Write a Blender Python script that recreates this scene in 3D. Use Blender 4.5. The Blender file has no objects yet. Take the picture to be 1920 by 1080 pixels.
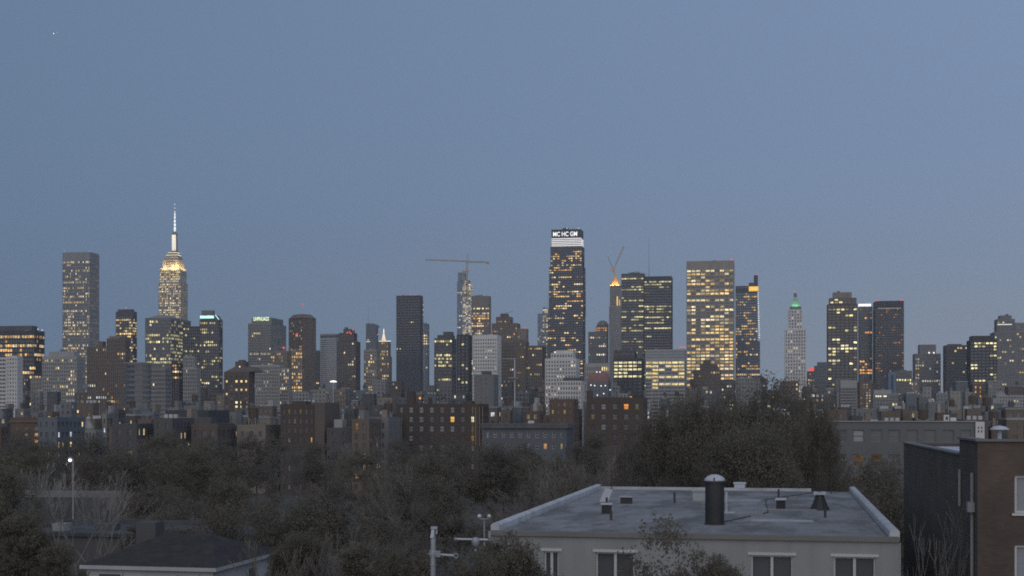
import bpy, math, random
import numpy as np
from mathutils import Vector

# ---------------------------------------------------------------- camera, sky, sun, exposure
sc = bpy.context.scene
COL = sc.collection
F, CX, HY, ZC = 2600.0, 960.0, 777.0, 16.0        # focal length (px of a 1920 frame), centre, horizon row, eye height
cam_d = bpy.data.cameras.new('camera'); cam = bpy.data.objects.new('camera', cam_d); COL.objects.link(cam)
cam.location = (0, 0, ZC); cam.rotation_euler = (math.pi/2, 0, 0)
cam_d.sensor_width = 36; cam_d.lens = 36*F/1920; cam_d.shift_y = (HY-540)/1920
cam_d.clip_start = 0.5; cam_d.clip_end = 60000
sc.camera = cam

world = bpy.data.worlds.new('World'); sc.world = world; world.use_nodes = True
def build_world():
    nt = world.node_tree; N = nt.nodes; L = nt.links
    bg = N['Background']
    tc = N.new('ShaderNodeTexCoord'); sep = N.new('ShaderNodeSeparateXYZ'); L.new(tc.outputs['Generated'], sep.inputs[0])
    # dusk sky: paler towards the after-glow on the right, greyer at the horizon, deeper blue overhead
    az = N.new('ShaderNodeMapRange'); az.inputs[1].default_value = -1; az.inputs[2].default_value = 1; L.new(sep.outputs['X'], az.inputs[0])
    el = N.new('ShaderNodeMapRange'); el.interpolation_type = 'SMOOTHSTEP'
    el.inputs[1].default_value = 0.0; el.inputs[2].default_value = 0.21; L.new(sep.outputs['Z'], el.inputs[0])
    def mix(a, b, fac):
        m = N.new('ShaderNodeMix'); m.data_type = 'RGBA'
        for i, v in ((6, a), (7, b)):
            if isinstance(v, tuple): m.inputs[i].default_value = (*v, 1)
            else: L.new(v, m.inputs[i])
        L.new(fac, m.inputs[0]); return m.outputs[2]
    low = mix((.012, .090, .212), (.365, .384, .408), az.outputs[0])
    high = mix((.080, .136, .215), (.262, .354, .538), az.outputs[0])
    col = mix(low, high, el.outputs[0])
    sky = N.new('ShaderNodeTexSky'); sky.sky_type = 'NISHITA'; sky.sun_disc = False
    sky.sun_elevation = math.radians(4); sky.sun_rotation = math.radians(150); sky.ozone_density = 6; sky.dust_density = .3
    sm = N.new('ShaderNodeMix'); sm.data_type = 'RGBA'; sm.blend_type = 'ADD'; sm.inputs[0].default_value = 0.004
    L.new(col, sm.inputs[6]); L.new(sky.outputs[0], sm.inputs[7])
    L.new(sm.outputs[2], bg.inputs[0]); bg.inputs[1].default_value = 1.0
build_world()
sun_d = bpy.data.lights.new('sun', 'SUN'); sun = bpy.data.objects.new('sun', sun_d); COL.objects.link(sun)
sun_d.energy = 1.35; sun_d.angle = math.radians(95); sun_d.color = (1.0, .90, .82)
sun.rotation_euler = (math.radians(62), 0, math.radians(-6))      # after-glow from behind plus added fill that lifts dark walls and trees
sc.view_settings.view_transform = 'Standard'; sc.view_settings.look = 'None'
sc.view_settings.exposure = 0; sc.view_settings.gamma = 1; sc.view_settings.use_curve_mapping = False
sc.cycles.max_bounces = 4; sc.cycles.diffuse_bounces = 2; sc.cycles.glossy_bounces = 2; sc.cycles.transmission_bounces = 2
sc.cycles.volume_bounces = 0; sc.cycles.sample_clamp_indirect = 2
sc.cycles.filter_width = 1.85; sc.cycles.use_denoising = False; sc.cycles.use_adaptive_sampling = False

# ---------------------------------------------------------------- materials
MATS = {}
def mat(name, base, rough=.85, var=.12, scale=.3, spec=.3, metal=0, bump=0, streak=False):
    if name in MATS: return MATS[name]
    m = bpy.data.materials.new(name); m.use_nodes = True; nt = m.node_tree; N = nt.nodes; L = nt.links
    b = N['Principled BSDF']; b.inputs['Roughness'].default_value = rough; b.inputs['Metallic'].default_value = metal
    b.inputs['Specular IOR Level'].default_value = spec
    tc = N.new('ShaderNodeTexCoord'); mp = N.new('ShaderNodeMapping')
    mp.inputs['Scale'].default_value = (scale, scale, scale*(.25 if streak else 1)); L.new(tc.outputs['Object'], mp.inputs[0])
    no = N.new('ShaderNodeTexNoise'); no.inputs['Scale'].default_value = 1; no.inputs['Detail'].default_value = 5; L.new(mp.outputs[0], no.inputs[0])
    r = N.new('ShaderNodeMapRange'); r.inputs[1].default_value = .3; r.inputs[2].default_value = .7
    r.inputs[3].default_value = 1-var; r.inputs[4].default_value = 1+var; L.new(no.outputs[0], r.inputs[0])
    oi = N.new('ShaderNodeObjectInfo')
    r2 = N.new('ShaderNodeMapRange'); r2.inputs[3].default_value = 1-var*.6; r2.inputs[4].default_value = 1+var*.6; L.new(oi.outputs['Random'], r2.inputs[0])
    mu = N.new('ShaderNodeMath'); mu.operation = 'MULTIPLY'; L.new(r.outputs[0], mu.inputs[0]); L.new(r2.outputs[0], mu.inputs[1])
    v = N.new('ShaderNodeVectorMath'); v.operation = 'SCALE'; v.inputs[0].default_value = base; L.new(mu.outputs[0], v.inputs['Scale'])
    L.new(v.outputs[0], b.inputs['Base Color'])
    if bump:
        bp = N.new('ShaderNodeBump'); bp.inputs['Strength'].default_value = bump; bp.inputs['Distance'].default_value = .05
        L.new(no.outputs[0], bp.inputs['Height']); L.new(bp.outputs[0], b.inputs['Normal'])
    MATS[name] = m; return m
def emit(name, col, s):
    if name in MATS: return MATS[name]
    m = bpy.data.materials.new(name); m.use_nodes = True; nt = m.node_tree
    nt.nodes.remove(nt.nodes['Principled BSDF']); e = nt.nodes.new('ShaderNodeEmission')
    e.inputs[0].default_value = (*col, 1); e.inputs[1].default_value = s
    nt.links.new(e.outputs[0], nt.nodes['Material Output'].inputs[0]); m.cycles.emission_sampling = 'NONE'
    MATS[name] = m; return m
def lit_mat():
    m = bpy.data.materials.new('lit_room'); m.use_nodes = True; nt = m.node_tree; N = nt.nodes; L = nt.links
    N.remove(N['Principled BSDF']); e = N.new('ShaderNodeEmission')
    a = N.new('ShaderNodeAttribute'); a.attribute_name = 'lit'
    tc = N.new('ShaderNodeTexCoord'); no = N.new('ShaderNodeTexNoise'); no.inputs['Scale'].default_value = .55; L.new(tc.outputs['Object'], no.inputs[0])
    r = N.new('ShaderNodeMapRange'); r.inputs[1].default_value = .35; r.inputs[2].default_value = .65; r.inputs[3].default_value = .45; r.inputs[4].default_value = 1.35
    L.new(no.outputs[0], r.inputs[0]); L.new(a.outputs['Color'], e.inputs[0]); L.new(r.outputs[0], e.inputs[1])
    L.new(e.outputs[0], N['Material Output'].inputs[0]); m.cycles.emission_sampling = 'NONE'
    MATS['lit'] = m; return m
lit_mat()
WALL = dict(white=(.63,.62,.60), pale=(.35,.345,.33), grey=(.265,.26,.25), midgrey=(.20,.197,.193), bluegrey=(.15,.167,.187), beige=(.30,.275,.235),
            tan=(.24,.205,.165), brown=(.17,.132,.104), darkbrown=(.115,.092,.077), dark=(.092,.088,.088), black=(.068,.066,.068),
            brick=(.15,.102,.076), redbrick=(.135,.085,.066), darkbrick=(.08,.062,.052), teal=(.125,.15,.157), slate=(.125,.137,.15), flats=(.15,.157,.163), stone=(.34,.32,.285), blueglass=(.16,.21,.28))
for k_, c_ in WALL.items(): mat('wall_'+k_, tuple(x*(.86 if max(c_) > .12 else 1.0) for x in c_), .8, .10, .12, streak=True)
mat('glass_dark', (.085,.09,.10), .12, .25, .08, spec=.6)
mat('glass_blue', (.12,.17,.24), .10, .2, .08, spec=.8)
mat('glass_pale', (.24,.26,.28), .25, .25, .15, spec=.5)
mat('roof_dark', (.10,.10,.10), .9, .2, .5); mat('roof_grey', (.24,.25,.27), .9, .15, .4); mat('steel', (.42,.42,.43), .45, .1, 1, metal=.4)
mat('rust', (.44,.29,.14), .7, .15, .2); mat('wood', (.10,.078,.06), .9, .2, 1)
RED = emit('beacon_red', (1, .14, .12), 1.1); WHT = emit('lamp_white', (1, .97, .95), 1.6); COOL = emit('lamp_cool', (.9, .96, 1), 4)
PAL = dict(yellow=((1,.74,.33),(1,.80,.45),(1,.66,.26),(1,.86,.58)), warm=((1,.62,.24),(1,.70,.34),(1,.52,.15),(1,.80,.5)),
           white=((1,.84,.55),(1,.78,.46),(.98,.92,.76),(1,.87,.64)), orange=((1,.46,.12),(1,.56,.2),(1,.38,.08)),
           lemon=((1,.86,.42),(1,.9,.55),(.97,.84,.4)), mixed=((1,.74,.36),(1,.9,.7),(.85,.92,1),(1,.52,.16),(1,.8,.5),(1,.84,.56)))

# ---------------------------------------------------------------- mesh helpers
_BF = np.array([[0,3,2,1],[4,5,6,7],[0,1,5,4],[1,2,6,5],[2,3,7,6],[3,0,4,7]])
def box_arrays(boxes):
    b = np.asarray(boxes, float).reshape(-1, 6); x0,y0,z0,x1,y1,z1 = b.T
    v = np.stack([np.stack(t, 1) for t in ((x0,y0,z0),(x1,y0,z0),(x1,y1,z0),(x0,y1,z0),(x0,y0,z1),(x1,y0,z1),(x1,y1,z1),(x0,y1,z1))], 1)
    f = (_BF[None] + 8*np.arange(len(b))[:, None, None]).reshape(-1, 4)
    return v.reshape(-1, 3), f
def mesh_vf(name, v, f):
    me = bpy.data.meshes.new(name); v = np.asarray(v, np.float32); f = np.asarray(f, np.int32)
    me.vertices.add(len(v)); me.vertices.foreach_set('co', v.ravel())
    n = f.shape[1]; me.loops.add(f.size); me.loops.foreach_set('vertex_index', f.ravel())
    me.polygons.add(len(f)); me.polygons.foreach_set('loop_start', np.arange(len(f), dtype=np.int32)*n)
    me.polygons.foreach_set('loop_total', np.full(len(f), n, np.int32)); me.update(calc_edges=True); me.shade_flat()
    return me
def link(name, me, m=None, parent=None, loc=None, rz=0, smooth=False):
    o = bpy.data.objects.new(name, me); COL.objects.link(o)
    if m is not None and me is not None and not me.materials: me.materials.append(MATS[m] if isinstance(m, str) else m)
    if parent is not None: o.parent = parent
    if loc is not None: o.location = loc
    if rz: o.rotation_euler = (0, 0, rz)
    if smooth: me.shade_smooth()
    return o
def boxes_obj(name, boxes, m, parent=None, loc=None, rz=0):
    return link(name, mesh_vf(name, *box_arrays(boxes)), m, parent, loc, rz)
def tag(o, label=None, cat=None, group=None, kind=None):
    if label: o['label'] = label
    if cat: o['category'] = cat
    if group: o['group'] = group
    if kind: o['kind'] = kind
    return o
def thing(name, label, cat, loc=(0,0,0), rz=0, group=None):
    o = bpy.data.objects.new(name, None); o.empty_display_size = .5; COL.objects.link(o); o.location = loc; o.rotation_euler = (0,0,rz)
    return tag(o, label, cat, group, 'thing')
def pydata(name, v, f, m, parent=None, loc=None, rz=0, smooth=False):
    me = bpy.data.meshes.new(name); me.from_pydata([tuple(p) for p in v], [], f); me.update()
    return link(name, me, m, parent, loc, rz, smooth)
def frustum(n, r0, r1, z0, z1, cx=0, cy=0, ph=0):
    v = []
    for r, z in ((r0, z0), (r1, z1)):
        for i in range(n):
            a = 2*math.pi*i/n+ph; v.append((cx+r*math.cos(a), cy+r*math.sin(a), z))
    f = [(i, (i+1) % n, n+(i+1) % n, n+i) for i in range(n)] + [tuple(range(n-1, -1, -1)), tuple(range(n, 2*n))]
    return v, f
def lathe(prof, n, cx=0, cy=0):
    v = []; f = []
    for r, z in prof:
        for i in range(n):
            a = 2*math.pi*i/n; v.append((cx+r*math.cos(a), cy+r*math.sin(a), z))
    for k in range(len(prof)-1):
        for i in range(n): f.append((k*n+i, k*n+(i+1) % n, (k+1)*n+(i+1) % n, (k+1)*n+i))
    f.append(tuple(range(n-1, -1, -1))); f.append(tuple(range((len(prof)-1)*n, len(prof)*n)))
    return v, f
def bar(p, q, r, n=4):
    p = Vector(p); q = Vector(q); d = (q-p).normalized(); a = d.orthogonal().normalized(); b = d.cross(a)
    v = [c + a*math.cos(2*math.pi*i/n+.785)*rr + b*math.sin(2*math.pi*i/n+.785)*rr for c, rr in ((p, r if not isinstance(r, tuple) else r[0]), (q, r if not isinstance(r, tuple) else r[1])) for i in range(n)]
    f = [(i, (i+1) % n, n+(i+1) % n, n+i) for i in range(n)] + [tuple(range(n-1, -1, -1)), tuple(range(n, 2*n))]
    return [tuple(x) for x in v], f
def join(parts):
    V = []; Fc = []
    for v, f in parts:
        o = len(V); V += list(v); Fc += [tuple(i+o for i in t) for t in f]
    return V, Fc
def bars_obj(name, segs, m, parent=None, n=4):
    v, f = join([bar(*s, n=n) for s in segs]); return pydata(name, v, f, m, parent)
def ball(r, c=(0,0,0), n=8):
    return lathe([(r*math.sin(math.pi*i/6)+1e-3, c[2]-r*math.cos(math.pi*i/6)) for i in range(7)], n, c[0], c[1])

# ---------------------------------------------------------------- city geometry on one street grid (turned 10 degrees, as in the photograph)
TH = math.radians(10.2); CT, ST = math.cos(TH), math.sin(TH)
GROUND = lambda Y: 0.0 if Y < 100 else max(-11.0, -11.0*(Y-100)/400.0)
REG = []
class B:
    """one building; px coordinates of its front face are turned into metres on a plane at its own distance"""
    def __init__(s, name, label, x0, Y, cat='building', group=None, seed=None):
        s.x0 = x0; s.Y = Y; s.X0 = (x0-CX)/F*Y; s.z0 = GROUND(Y)
        s.root = thing(name, label, cat, (s.X0, Y, s.z0), -TH, group)
        s.R = random.Random(seed if seed is not None else hash_(label)); s.wall = {}; s.glass = {}; s.lit = []; s.litc = []; s.wins = []; s.tops = []; s.tot = True; s.palep = .15
    def w(s, px, dy=0):
        ox = s.X0+ST*dy; oy = s.Y+CT*dy; q = (px-CX)/F
        return (q*oy-ox)/(CT+q*ST)
    def z(s, py, w=0, dy=0):
        return ZC+(HY-py)*(s.Y-w*ST+CT*dy)/F - s.z0
    def k(s): return s.Y/F
    def fit(s, x0, x1, d, dy, ground):
        """x0..x1 is the whole width seen, side wall included: keep the side to a fifth of it and set the depth to match"""
        if s.Y < 480: return x0, x1, d, dy
        e = 1430-x1 if x1 < 1430 else (x0-1430 if x0 > 1430 else 0)
        if e > 40:
            side = min(e*d/s.Y, .2*(x1-x0)); d2 = max(6.0, side*s.Y/e); side = e*d2/s.Y
            if x1 < 1430: x1 -= side
            else: x0 += side
            d = d2
        if ground: s.maxd = d
        elif getattr(s, 'maxd', None):
            if dy > s.maxd-3: dy = s.maxd*.3
            d = max(2.5, min(d, s.maxd-dy-.3))
        return x0, x1, d, dy
    def addbox(s, m, b, glass=False): (s.glass if glass else s.wall).setdefault(m, []).append(b)
    def solid(s, m, x0, x1, yt, yb=None, dy=0, d=10, tot=None):
        if s.tot if tot is None else tot: x0, x1, d, dy = s.fit(x0, x1, d, dy, False)
        a, b = s.w(x0, dy), s.w(x1, dy); wm = (a+b)/2
        z1 = s.z(yt, wm, dy); z0 = 0 if yb is None else s.z(yb, wm, dy)
        s.addbox(m, (a, dy, z0, b, dy+d, z1)); return a, b, z0, z1
    def block(s, x0, x1, yt, yb=None, dy=0, d=30, bay=7, row=6, pf=.35, sf=.4, cap=4, wall='grey', glass='glass_dark', mode='v',
              lit=None, dep=.5, objs=False, frame='wall_pale', litset=None, sides='FLR', flush=False, tot=None):
        if s.tot if tot is None else tot: x0, x1, d, dy = s.fit(x0, x1, d, dy, yb is None)
        a, b = s.w(x0, dy), s.w(x1, dy); wm = (a+b)/2; k = (s.Y-wm*ST+CT*dy)/F
        z1 = s.z(yt, wm, dy); z0 = 0.0 if yb is None else s.z(yb, wm, dy)
        s.tops.append((z1, a, b, dy, d, k))
        W = b-a; zc = z1-max(cap*k, .6); H = zc-z0; fh = row*k; nf = max(1, round(H/fh)); fh = H/nf
        nb = max(1, round(W/(bay*k))); bw = W/nb; nd = max(1, round(d/(bay*k))); bd = d/nd
        wm_ = 'wall_'+wall; Bx = s.wall.setdefault(wm_, [])
        s.addbox(glass, (a+dep, dy+dep, z0, b-dep, dy+d-dep, zc), True)
        Bx.append((a, dy, zc, b, dy+d, z1))
        pi = 0 if mode == 'v' else .15*dep; si = 0 if mode == 'h' else (.004 if objs or flush else .18*dep)
        pw = max(pf*bw, .02); sh = sf*fh
        for i in range(nf): 
            if sh > .02: Bx.append((a+si, dy+si, z0+i*fh, b-si, dy+d-si, z0+i*fh+sh))
        cw = max(pw*.75, .5)
        for xa, ya in ((a+pi, dy+pi), (b-cw-pi, dy+pi), (a+pi, dy+d-cw-pi), (b-cw-pi, dy+d-cw-pi)): Bx.append((xa, ya, z0, xa+cw, ya+cw, zc))
        if pf > 0:
            for i in range(1, nb):
                x = a+i*bw; Bx.append((x-pw/2, dy+pi, z0, x+pw/2, dy+dep*1.4, zc)); Bx.append((x-pw/2, dy+d-dep*1.4, z0, x+pw/2, dy+d-pi, zc))
            for i in range(1, nd):
                y = dy+i*bd; Bx.append((a+pi, y-pw/2, z0, a+dep*1.4, y+pw/2, zc)); Bx.append((b-dep*1.4, y-pw/2, z0, b-pi, y+pw/2, zc))
        if lit or litset or objs:
            g = .04
            for face, n, bwid in (('F', nb, bw), ('L', nd, bd), ('R', nd, bd)):
                if face not in sides: continue
                grid = s.litgrid(nf, n, lit, z0, fh, litset if face == 'F' else None)
                for i in range(nf):
                    za, zb = z0+i*fh+sh+.02, z0+(i+1)*fh-.03
                    for j in range(n):
                        c = grid.get((i, j))
                        lo, hi = j*bwid+pw/2+.02, (j+1)*bwid-pw/2-.02
                        if j == 0: lo = max(lo, cw+.05)
                        if j == n-1: hi = min(hi, n*bwid-cw-.05)
                        if face == 'F' and objs:
                            s.wins.append((a+j*bwid+pw/2, a+(j+1)*bwid-pw/2, dy, za-.02, zb+.03, c, frame)); continue
                        if c is None: continue
                        if face == 'F': q = ((a+lo, dy+dep-g, za), (a+hi, dy+dep-g, za), (a+hi, dy+dep-g, zb), (a+lo, dy+dep-g, zb))
                        elif face == 'R': q = ((b-dep+g, dy+lo, za), (b-dep+g, dy+hi, za), (b-dep+g, dy+hi, zb), (b-dep+g, dy+lo, zb))
                        else: q = ((a+dep-g, dy+hi, za), (a+dep-g, dy+lo, za), (a+dep-g, dy+lo, zb), (a+dep-g, dy+hi, zb))
                        s.lit.append(q); s.litc.append(c)
        return a, b, z0, z1
    def litgrid(s, nf, nb, lit, z0, fh, litset):
        R = s.R; G = {}
        if litset is not None:
            for (i, j), c in litset.items(): G[(nf-1-i, j)] = c
            return G
        if not lit: return G
        pal = PAL[lit.get('pal', 'yellow')]; st = lit.get('s', 1.0); bands = lit.get('bands')
        for i in range(nf):
            py = HY-(z0+s.z0+(i+.6)*fh-ZC)*F/s.Y
            hot = R.random() < lit.get('rows', .2)*1.3; base = lit.get('fill', .7) if hot else lit.get('p', .06)*1.6
            rng = lit.get('range')
            if rng and not (rng[0] <= py <= rng[1]): base = lit.get('out', .0)
            if bands:
                for y0, y1, f in bands:
                    if y0 <= py <= y1: base = f
            on = False; rowc = R.choice(pal); rs = R.uniform(.6, 1.15)
            for j in range(nb):
                stick = lit.get('run', .5)
                on = (R.random() < base) if (j == 0 or R.random() > stick) else on
                if on and R.random() < .94:
                    c = rowc if R.random() < .6 else R.choice(pal)
                    v = st*rs*R.choice((.3, .6, .9, 1.05, 1.2, 1.5)); G[(i, j)] = tuple(x*v for x in c)
        return G
    def roofbox(s, x0, x1, yt, dy=6, d=10, wall='dark', name='roof_plant', yb=None):
        a, b = s.w(x0, dy), s.w(x1, dy); wm = (a+b)/2; z1 = s.z(yt, wm, dy); z0 = s.z(yb, wm, dy) if yb is not None else s.top-.2
        return boxes_obj(name, [(a, dy, z0, b, dy+d, z1)], 'wall_'+wall, s.root)
    def beacon(s, px, py, dy=1, r=None, m=None, name='beacon'):
        w = s.w(px, dy); z = s.z(py, w, dy); r = r or .9*s.k()
        v, f = ball(r, (w, dy, z)); v2, f2 = bar((w, dy, z-r*3.2), (w, dy, z), r*.35)
        o = pydata(name, v, f, m or RED, s.root); pydata('beacon_post', v2, f2, 'steel', o); return o
    def mast(s, px, y0, y1, dy=8, r=(.5,.15), name='antenna', m='steel'):
        w = s.w(px, dy); return bars_obj(name, [((w, dy, s.z(y0, w, dy)-1), (w, dy, s.z(y1, w, dy)), r)], m, s.root, 6)
    def build(s):
        if s.tops and s.Y > 900 and not s.root.get('group'):
            zt, a, b, dy, d, k = max(s.tops); hi = max(bx[5] for L in s.wall.values() for bx in L)
            if zt > hi-.5 and b-a > 8:
                for i in range(s.R.randint(2, 4)):
                    w = (b-a)*s.R.uniform(.06, .2); x = a+(b-a)*s.R.uniform(.08, .72); y = dy+d*s.R.uniform(.1, .5)
                    boxes_obj('roof_plant', [(x, y, zt-.05, x+w, y+d*.2, zt+k*s.R.uniform(.8, 2.6))], s.R.choice(('wall_dark', 'wall_midgrey', 'steel')), s.root)
                if s.R.random() < .6:
                    x = a+(b-a)*s.R.uniform(.2, .8); bars_obj('roof_rod', [((x, dy+d*.3, zt-.1), (x, dy+d*.3, zt+k*s.R.uniform(3, 7)), (.25, .1))], 'steel', s.root)
        for i, (m, bx) in enumerate(s.wall.items()): boxes_obj('wall' if i == 0 else 'wall_panel', bx, m, s.root)
        for m, bx in s.glass.items(): boxes_obj('glass', bx, m, s.root)
        if s.lit:
            v = np.array(s.lit).reshape(-1, 3); me = mesh_vf('window_light', v, np.arange(len(v)).reshape(-1, 4))
            at = me.attributes.new('lit', 'FLOAT_COLOR', 'POINT')
            c = np.repeat(np.c_[np.array(s.litc), np.ones(len(s.litc))], 4, 0).astype(np.float32); at.data.foreach_set('color', c.ravel())
            tag(link('window_light', me, 'lit', s.root), kind='stuff')
        cache = {}
        for x0, x1, y, za, zb, c, frame in s.wins:
            W, H = round(x1-x0, 2), round(zb-za, 2)
            if (W, H) not in cache:
                t = min(.16, W*.09); d = .12
                cache[(W, H)] = mesh_vf('window', *box_arrays([(-W/2,0,0,-W/2+t,d,H),(W/2-t,0,0,W/2,d,H),(-W/2+t,0,H-t,W/2-t,d,H),(-W/2+t,0,0,W/2-t,d,t),(-W/2+t,.02,H*.5-t/2,W/2-t,d-.01,H*.5+t/2),(-W/2-.08,-.1,-.12,W/2+.08,d,-.002)]))
                cache[(W, H)].materials.append(MATS[frame])
            o = link('window', cache[(W, H)], None, s.root, ((x0+x1)/2, y+.14, za))
            key = (W, H, c if c is not None else ('pale' if s.R.random() < s.palep else 'dark'))
            if key not in cache:
                me = mesh_vf('pane', np.array([(-W/2,.07,0),(W/2,.07,0),(W/2,.07,H),(-W/2,.07,H)]), np.array([[0,1,2,3]]))
                if c is None: me.materials.append(MATS['glass_'+key[2]])
                else:
                    me.materials.append(MATS['lit']); at = me.attributes.new('lit', 'FLOAT_COLOR', 'POINT')
                    at.data.foreach_set('color', np.tile(np.array([*c, 1], np.float32), 4))
                cache[key] = me
            link('pane', cache[key], None, o)
        return s
def hash_(t):
    h = 7
    for ch in t: h = (h*131+ord(ch)) % 1000003
    return h
def text_mesh(name, s, wid, hgt, m, parent, loc, rz=0, ext=.3):
    cu = bpy.data.curves.new(name, 'FONT'); cu.body = s; cu.align_x = 'LEFT'; cu.extrude = 0; cu.offset = .012
    o = bpy.data.objects.new(name, cu); COL.objects.link(o)
    me = bpy.data.meshes.new_from_object(o.evaluated_get(bpy.context.evaluated_depsgraph_get()))
    bpy.data.objects.remove(o); bpy.data.curves.remove(cu)
    v = np.array([p.co[:] for p in me.vertices]); mn, mx = v.min(0), v.max(0)
    u = (v-mn)/np.maximum(mx-mn, 1e-6); n = np.c_[u[:,0]*wid, np.zeros(len(v)), u[:,1]*hgt]
    me.vertices.foreach_set('co', n.astype(np.float32).ravel()); me.update()
    return link(name, me, m, parent, loc)

# ---------------------------------------------------------------- ground
def ground():
    ys = [-200, 0, 60, 100, 150, 200, 250, 300, 350, 400, 450, 500, 1000, 3000, 9000, 30000]; v = []; f = []
    for y in ys:
        for i in range(9): v.append(((i-4)/4*(400+abs(y)*1.2), y, GROUND(y)))
    for r in range(len(ys)-1):
        for i in range(8): f.append((r*9+i, r*9+i+1, (r+1)*9+i+1, (r+1)*9+i))
    tag(pydata('ground', v, f, mat('ground_earth', (.075,.066,.052), .95, .3, .15, bump=.4)), 'dark ground under the trees and houses', kind='structure')
ground()

# ---------------------------------------------------------------- skyline towers
HERO = []                                                            # (x0, x1, words) so that low buildings can be named by what rises behind them
def hero(x0, x1, words): HERO.append((x0, x1, words))
def lamp_area(name, loc, rot, sx, sy, watts, col, parent=None):
    l = bpy.data.lights.new(name, 'AREA'); l.shape = 'RECTANGLE'; l.size = sx; l.size_y = sy; l.energy = watts; l.color = col
    o = bpy.data.objects.new(name, l); COL.objects.link(o); o.location = loc; o.rotation_euler = rot
    if parent: o.parent = parent
    return o

def towers_left():
    t = B('office_tower', 'dark glass office block with two bright yellow lit storeys behind white slab block', -14, 1300, 'office tower')
    _, _, _, t.top = t.block(-14, 84, 620, d=30, bay=5, row=8.5, pf=.14, sf=.42, cap=9, wall='black', mode='h',
            lit=dict(p=.12, rows=0, fill=.3, pal='warm', bands=[(630,640,.95),(645,652,.9),(664,669,.35),(684,692,.5),(704,711,.5)], run=.6, s=1.15))
    t.roofbox(-10, 60, 611, wall='dark'); t.beacon(71, 617, m=WHT, r=.4); t.beacon(79, 619, m=WHT, r=.4); t.build(); hero(0, 84, 'two bright storeys block')
    t = B('apartment_slab', 'white concrete apartment slab with rows of small dark square windows', 12, 760, 'apartment block')
    t.block(12, 43, 667, d=16, bay=5.1, row=7.2, pf=.55, sf=.5, cap=5, wall='white', glass='glass_dark')
    t.block(-20, 12, 670, tot=False, d=15, dy=.6, bay=8, row=7.2, pf=.1, sf=.5, cap=4, wall='white', mode='h'); t.build()
    t = B('ribbed_tower', 'tall square grey tower with fine vertical ribs and scattered lit office rows', 117, 2300, 'skyscraper'); t.tot = False
    _, _, _, t.top = t.block(117, 168, 473, d=34, bay=2.9, row=5.4, pf=.5, sf=.42, cap=17, wall='grey', dep=.9,
            lit=dict(p=.14, rows=.36, fill=.8, pal='yellow', run=.3, s=1.35)); 
    t.beacon(121, 471.5, r=.7); t.beacon(168, 471.5, r=.7)
    t.build(); hero(115, 183, 'tall ribbed grey tower')
    t = B('civic_block', 'wide pale grey block with vertical ribs and yellow stair windows', 79, 1100, 'building')
    _, _, _, t.top = t.block(79, 160, 668, d=30, bay=4.4, row=7, pf=.45, sf=.4, cap=6, wall='pale', lit=dict(p=.08, rows=.12, fill=.45, pal='yellow'))
    t.solid('wall_pale', 92, 150, 659, 668.3, dy=4, d=18); t.solid('wall_grey', 112, 122, 655, 659.2, dy=8, d=8); t.build()
    t = B('office_tower', 'dark rounded office tower crowded with small yellow lights beside the brown apartment mass', 217, 1550, 'office tower')
    _, _, _, t.top = t.block(217, 257, 584, d=26, bay=4, row=5.2, pf=.2, sf=.4, cap=9, wall='dark', lit=dict(p=.1, rows=.55, fill=.55, pal='yellow', range=(600,690)), mode='h')
    t.solid('wall_dark', 221, 253, 580, 584.2, dy=3, d=18); t.beacon(236, 577, r=.6); t.build(); hero(205, 258, 'dark rounded tower')
    t = B('apartment_mass', 'stepped brown apartment mass with few lit windows below the dark rounded tower', 163, 1000, 'apartment block')
    L = dict(p=.07, rows=.05, fill=.4, pal='mixed', s=.8)
    t.block(163, 200, 650, tot=False, d=14, bay=4.2, row=7.5, pf=.4, sf=.45, cap=4, wall='brown', lit=L)
    t.block(200, 244, 634, d=26, bay=4.2, row=7.5, pf=.4, sf=.45, cap=5, wall='brown', lit=L)
    t.solid('wall_brown', 184, 200, 640, 650.3, dy=6, d=14); t.solid('wall_tan', 205, 231, 630, 634.3, dy=6, d=12); t.build()
    t = B('curved_building', 'low grey banded building with rounded corner and pale roof line', 229, 820, 'building')
    a, b = t.w(229), t.w(275); zt = t.z(680); n = 0
    for i in range(9):
        z1 = zt-i*3.1; r = (b-a)/2
        for nm, m, dz0, dz1, rr in (('storey_band', 'wall_midgrey', -1.5, 0, 1.0), ('storey_glass', 'glass_dark', -3.1, -1.5, .965)):
            v, f = frustum(20, r*rr, r*rr, z1+dz0, z1+dz1, (a+b)/2, r*.72); v = [(x, r*.72+(y-r*.72)*.72, z) for x, y, z in v]
            pydata(nm, v, f, m, t.root)
    t.solid('wall_pale', 232, 272, 679, 680.3, dy=6, d=12); t.build()
    t = B('banded_building', 'pale grey low block with horizontal window bands below lit twin-face tower', 262, 900, 'building')
    t.block(262, 322, 690, d=22, bay=3.6, row=8, pf=.2, sf=.5, cap=5, wall='grey', mode='h', lit=dict(p=.02, rows=0)); t.build()
    # art deco landmark with lit spire
    t = B('art_deco_skyscraper', 'tall art deco skyscraper with floodlit crown and glowing white spire', 297, 2700, 'skyscraper'); t.tot = False
    L = dict(p=.4, rows=.62, fill=.9, pal='yellow', run=.2, s=1.4)
    t.block(297, 339, 530, d=33, bay=3.1, row=4.4, pf=.48, sf=.38, cap=2, wall='stone', lit=L, dep=.8)
    t.block(299, 338, 503, 530.2, dy=1.5, d=30, bay=3.1, row=4.4, pf=.48, sf=.38, cap=2, wall='stone', lit=L, dep=.8)
    t.block(305, 336, 487, 503.2, dy=4.5, d=24, bay=5.2, row=16, pf=.82, sf=.05, cap=2, wall='stone', lit=None, dep=.8)
    t.block(314, 327, 492, 503.1, dy=3.0, d=2, bay=3.4, row=5, pf=.5, sf=.4, cap=1, wall='stone', lit=None, dep=.5)
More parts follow.
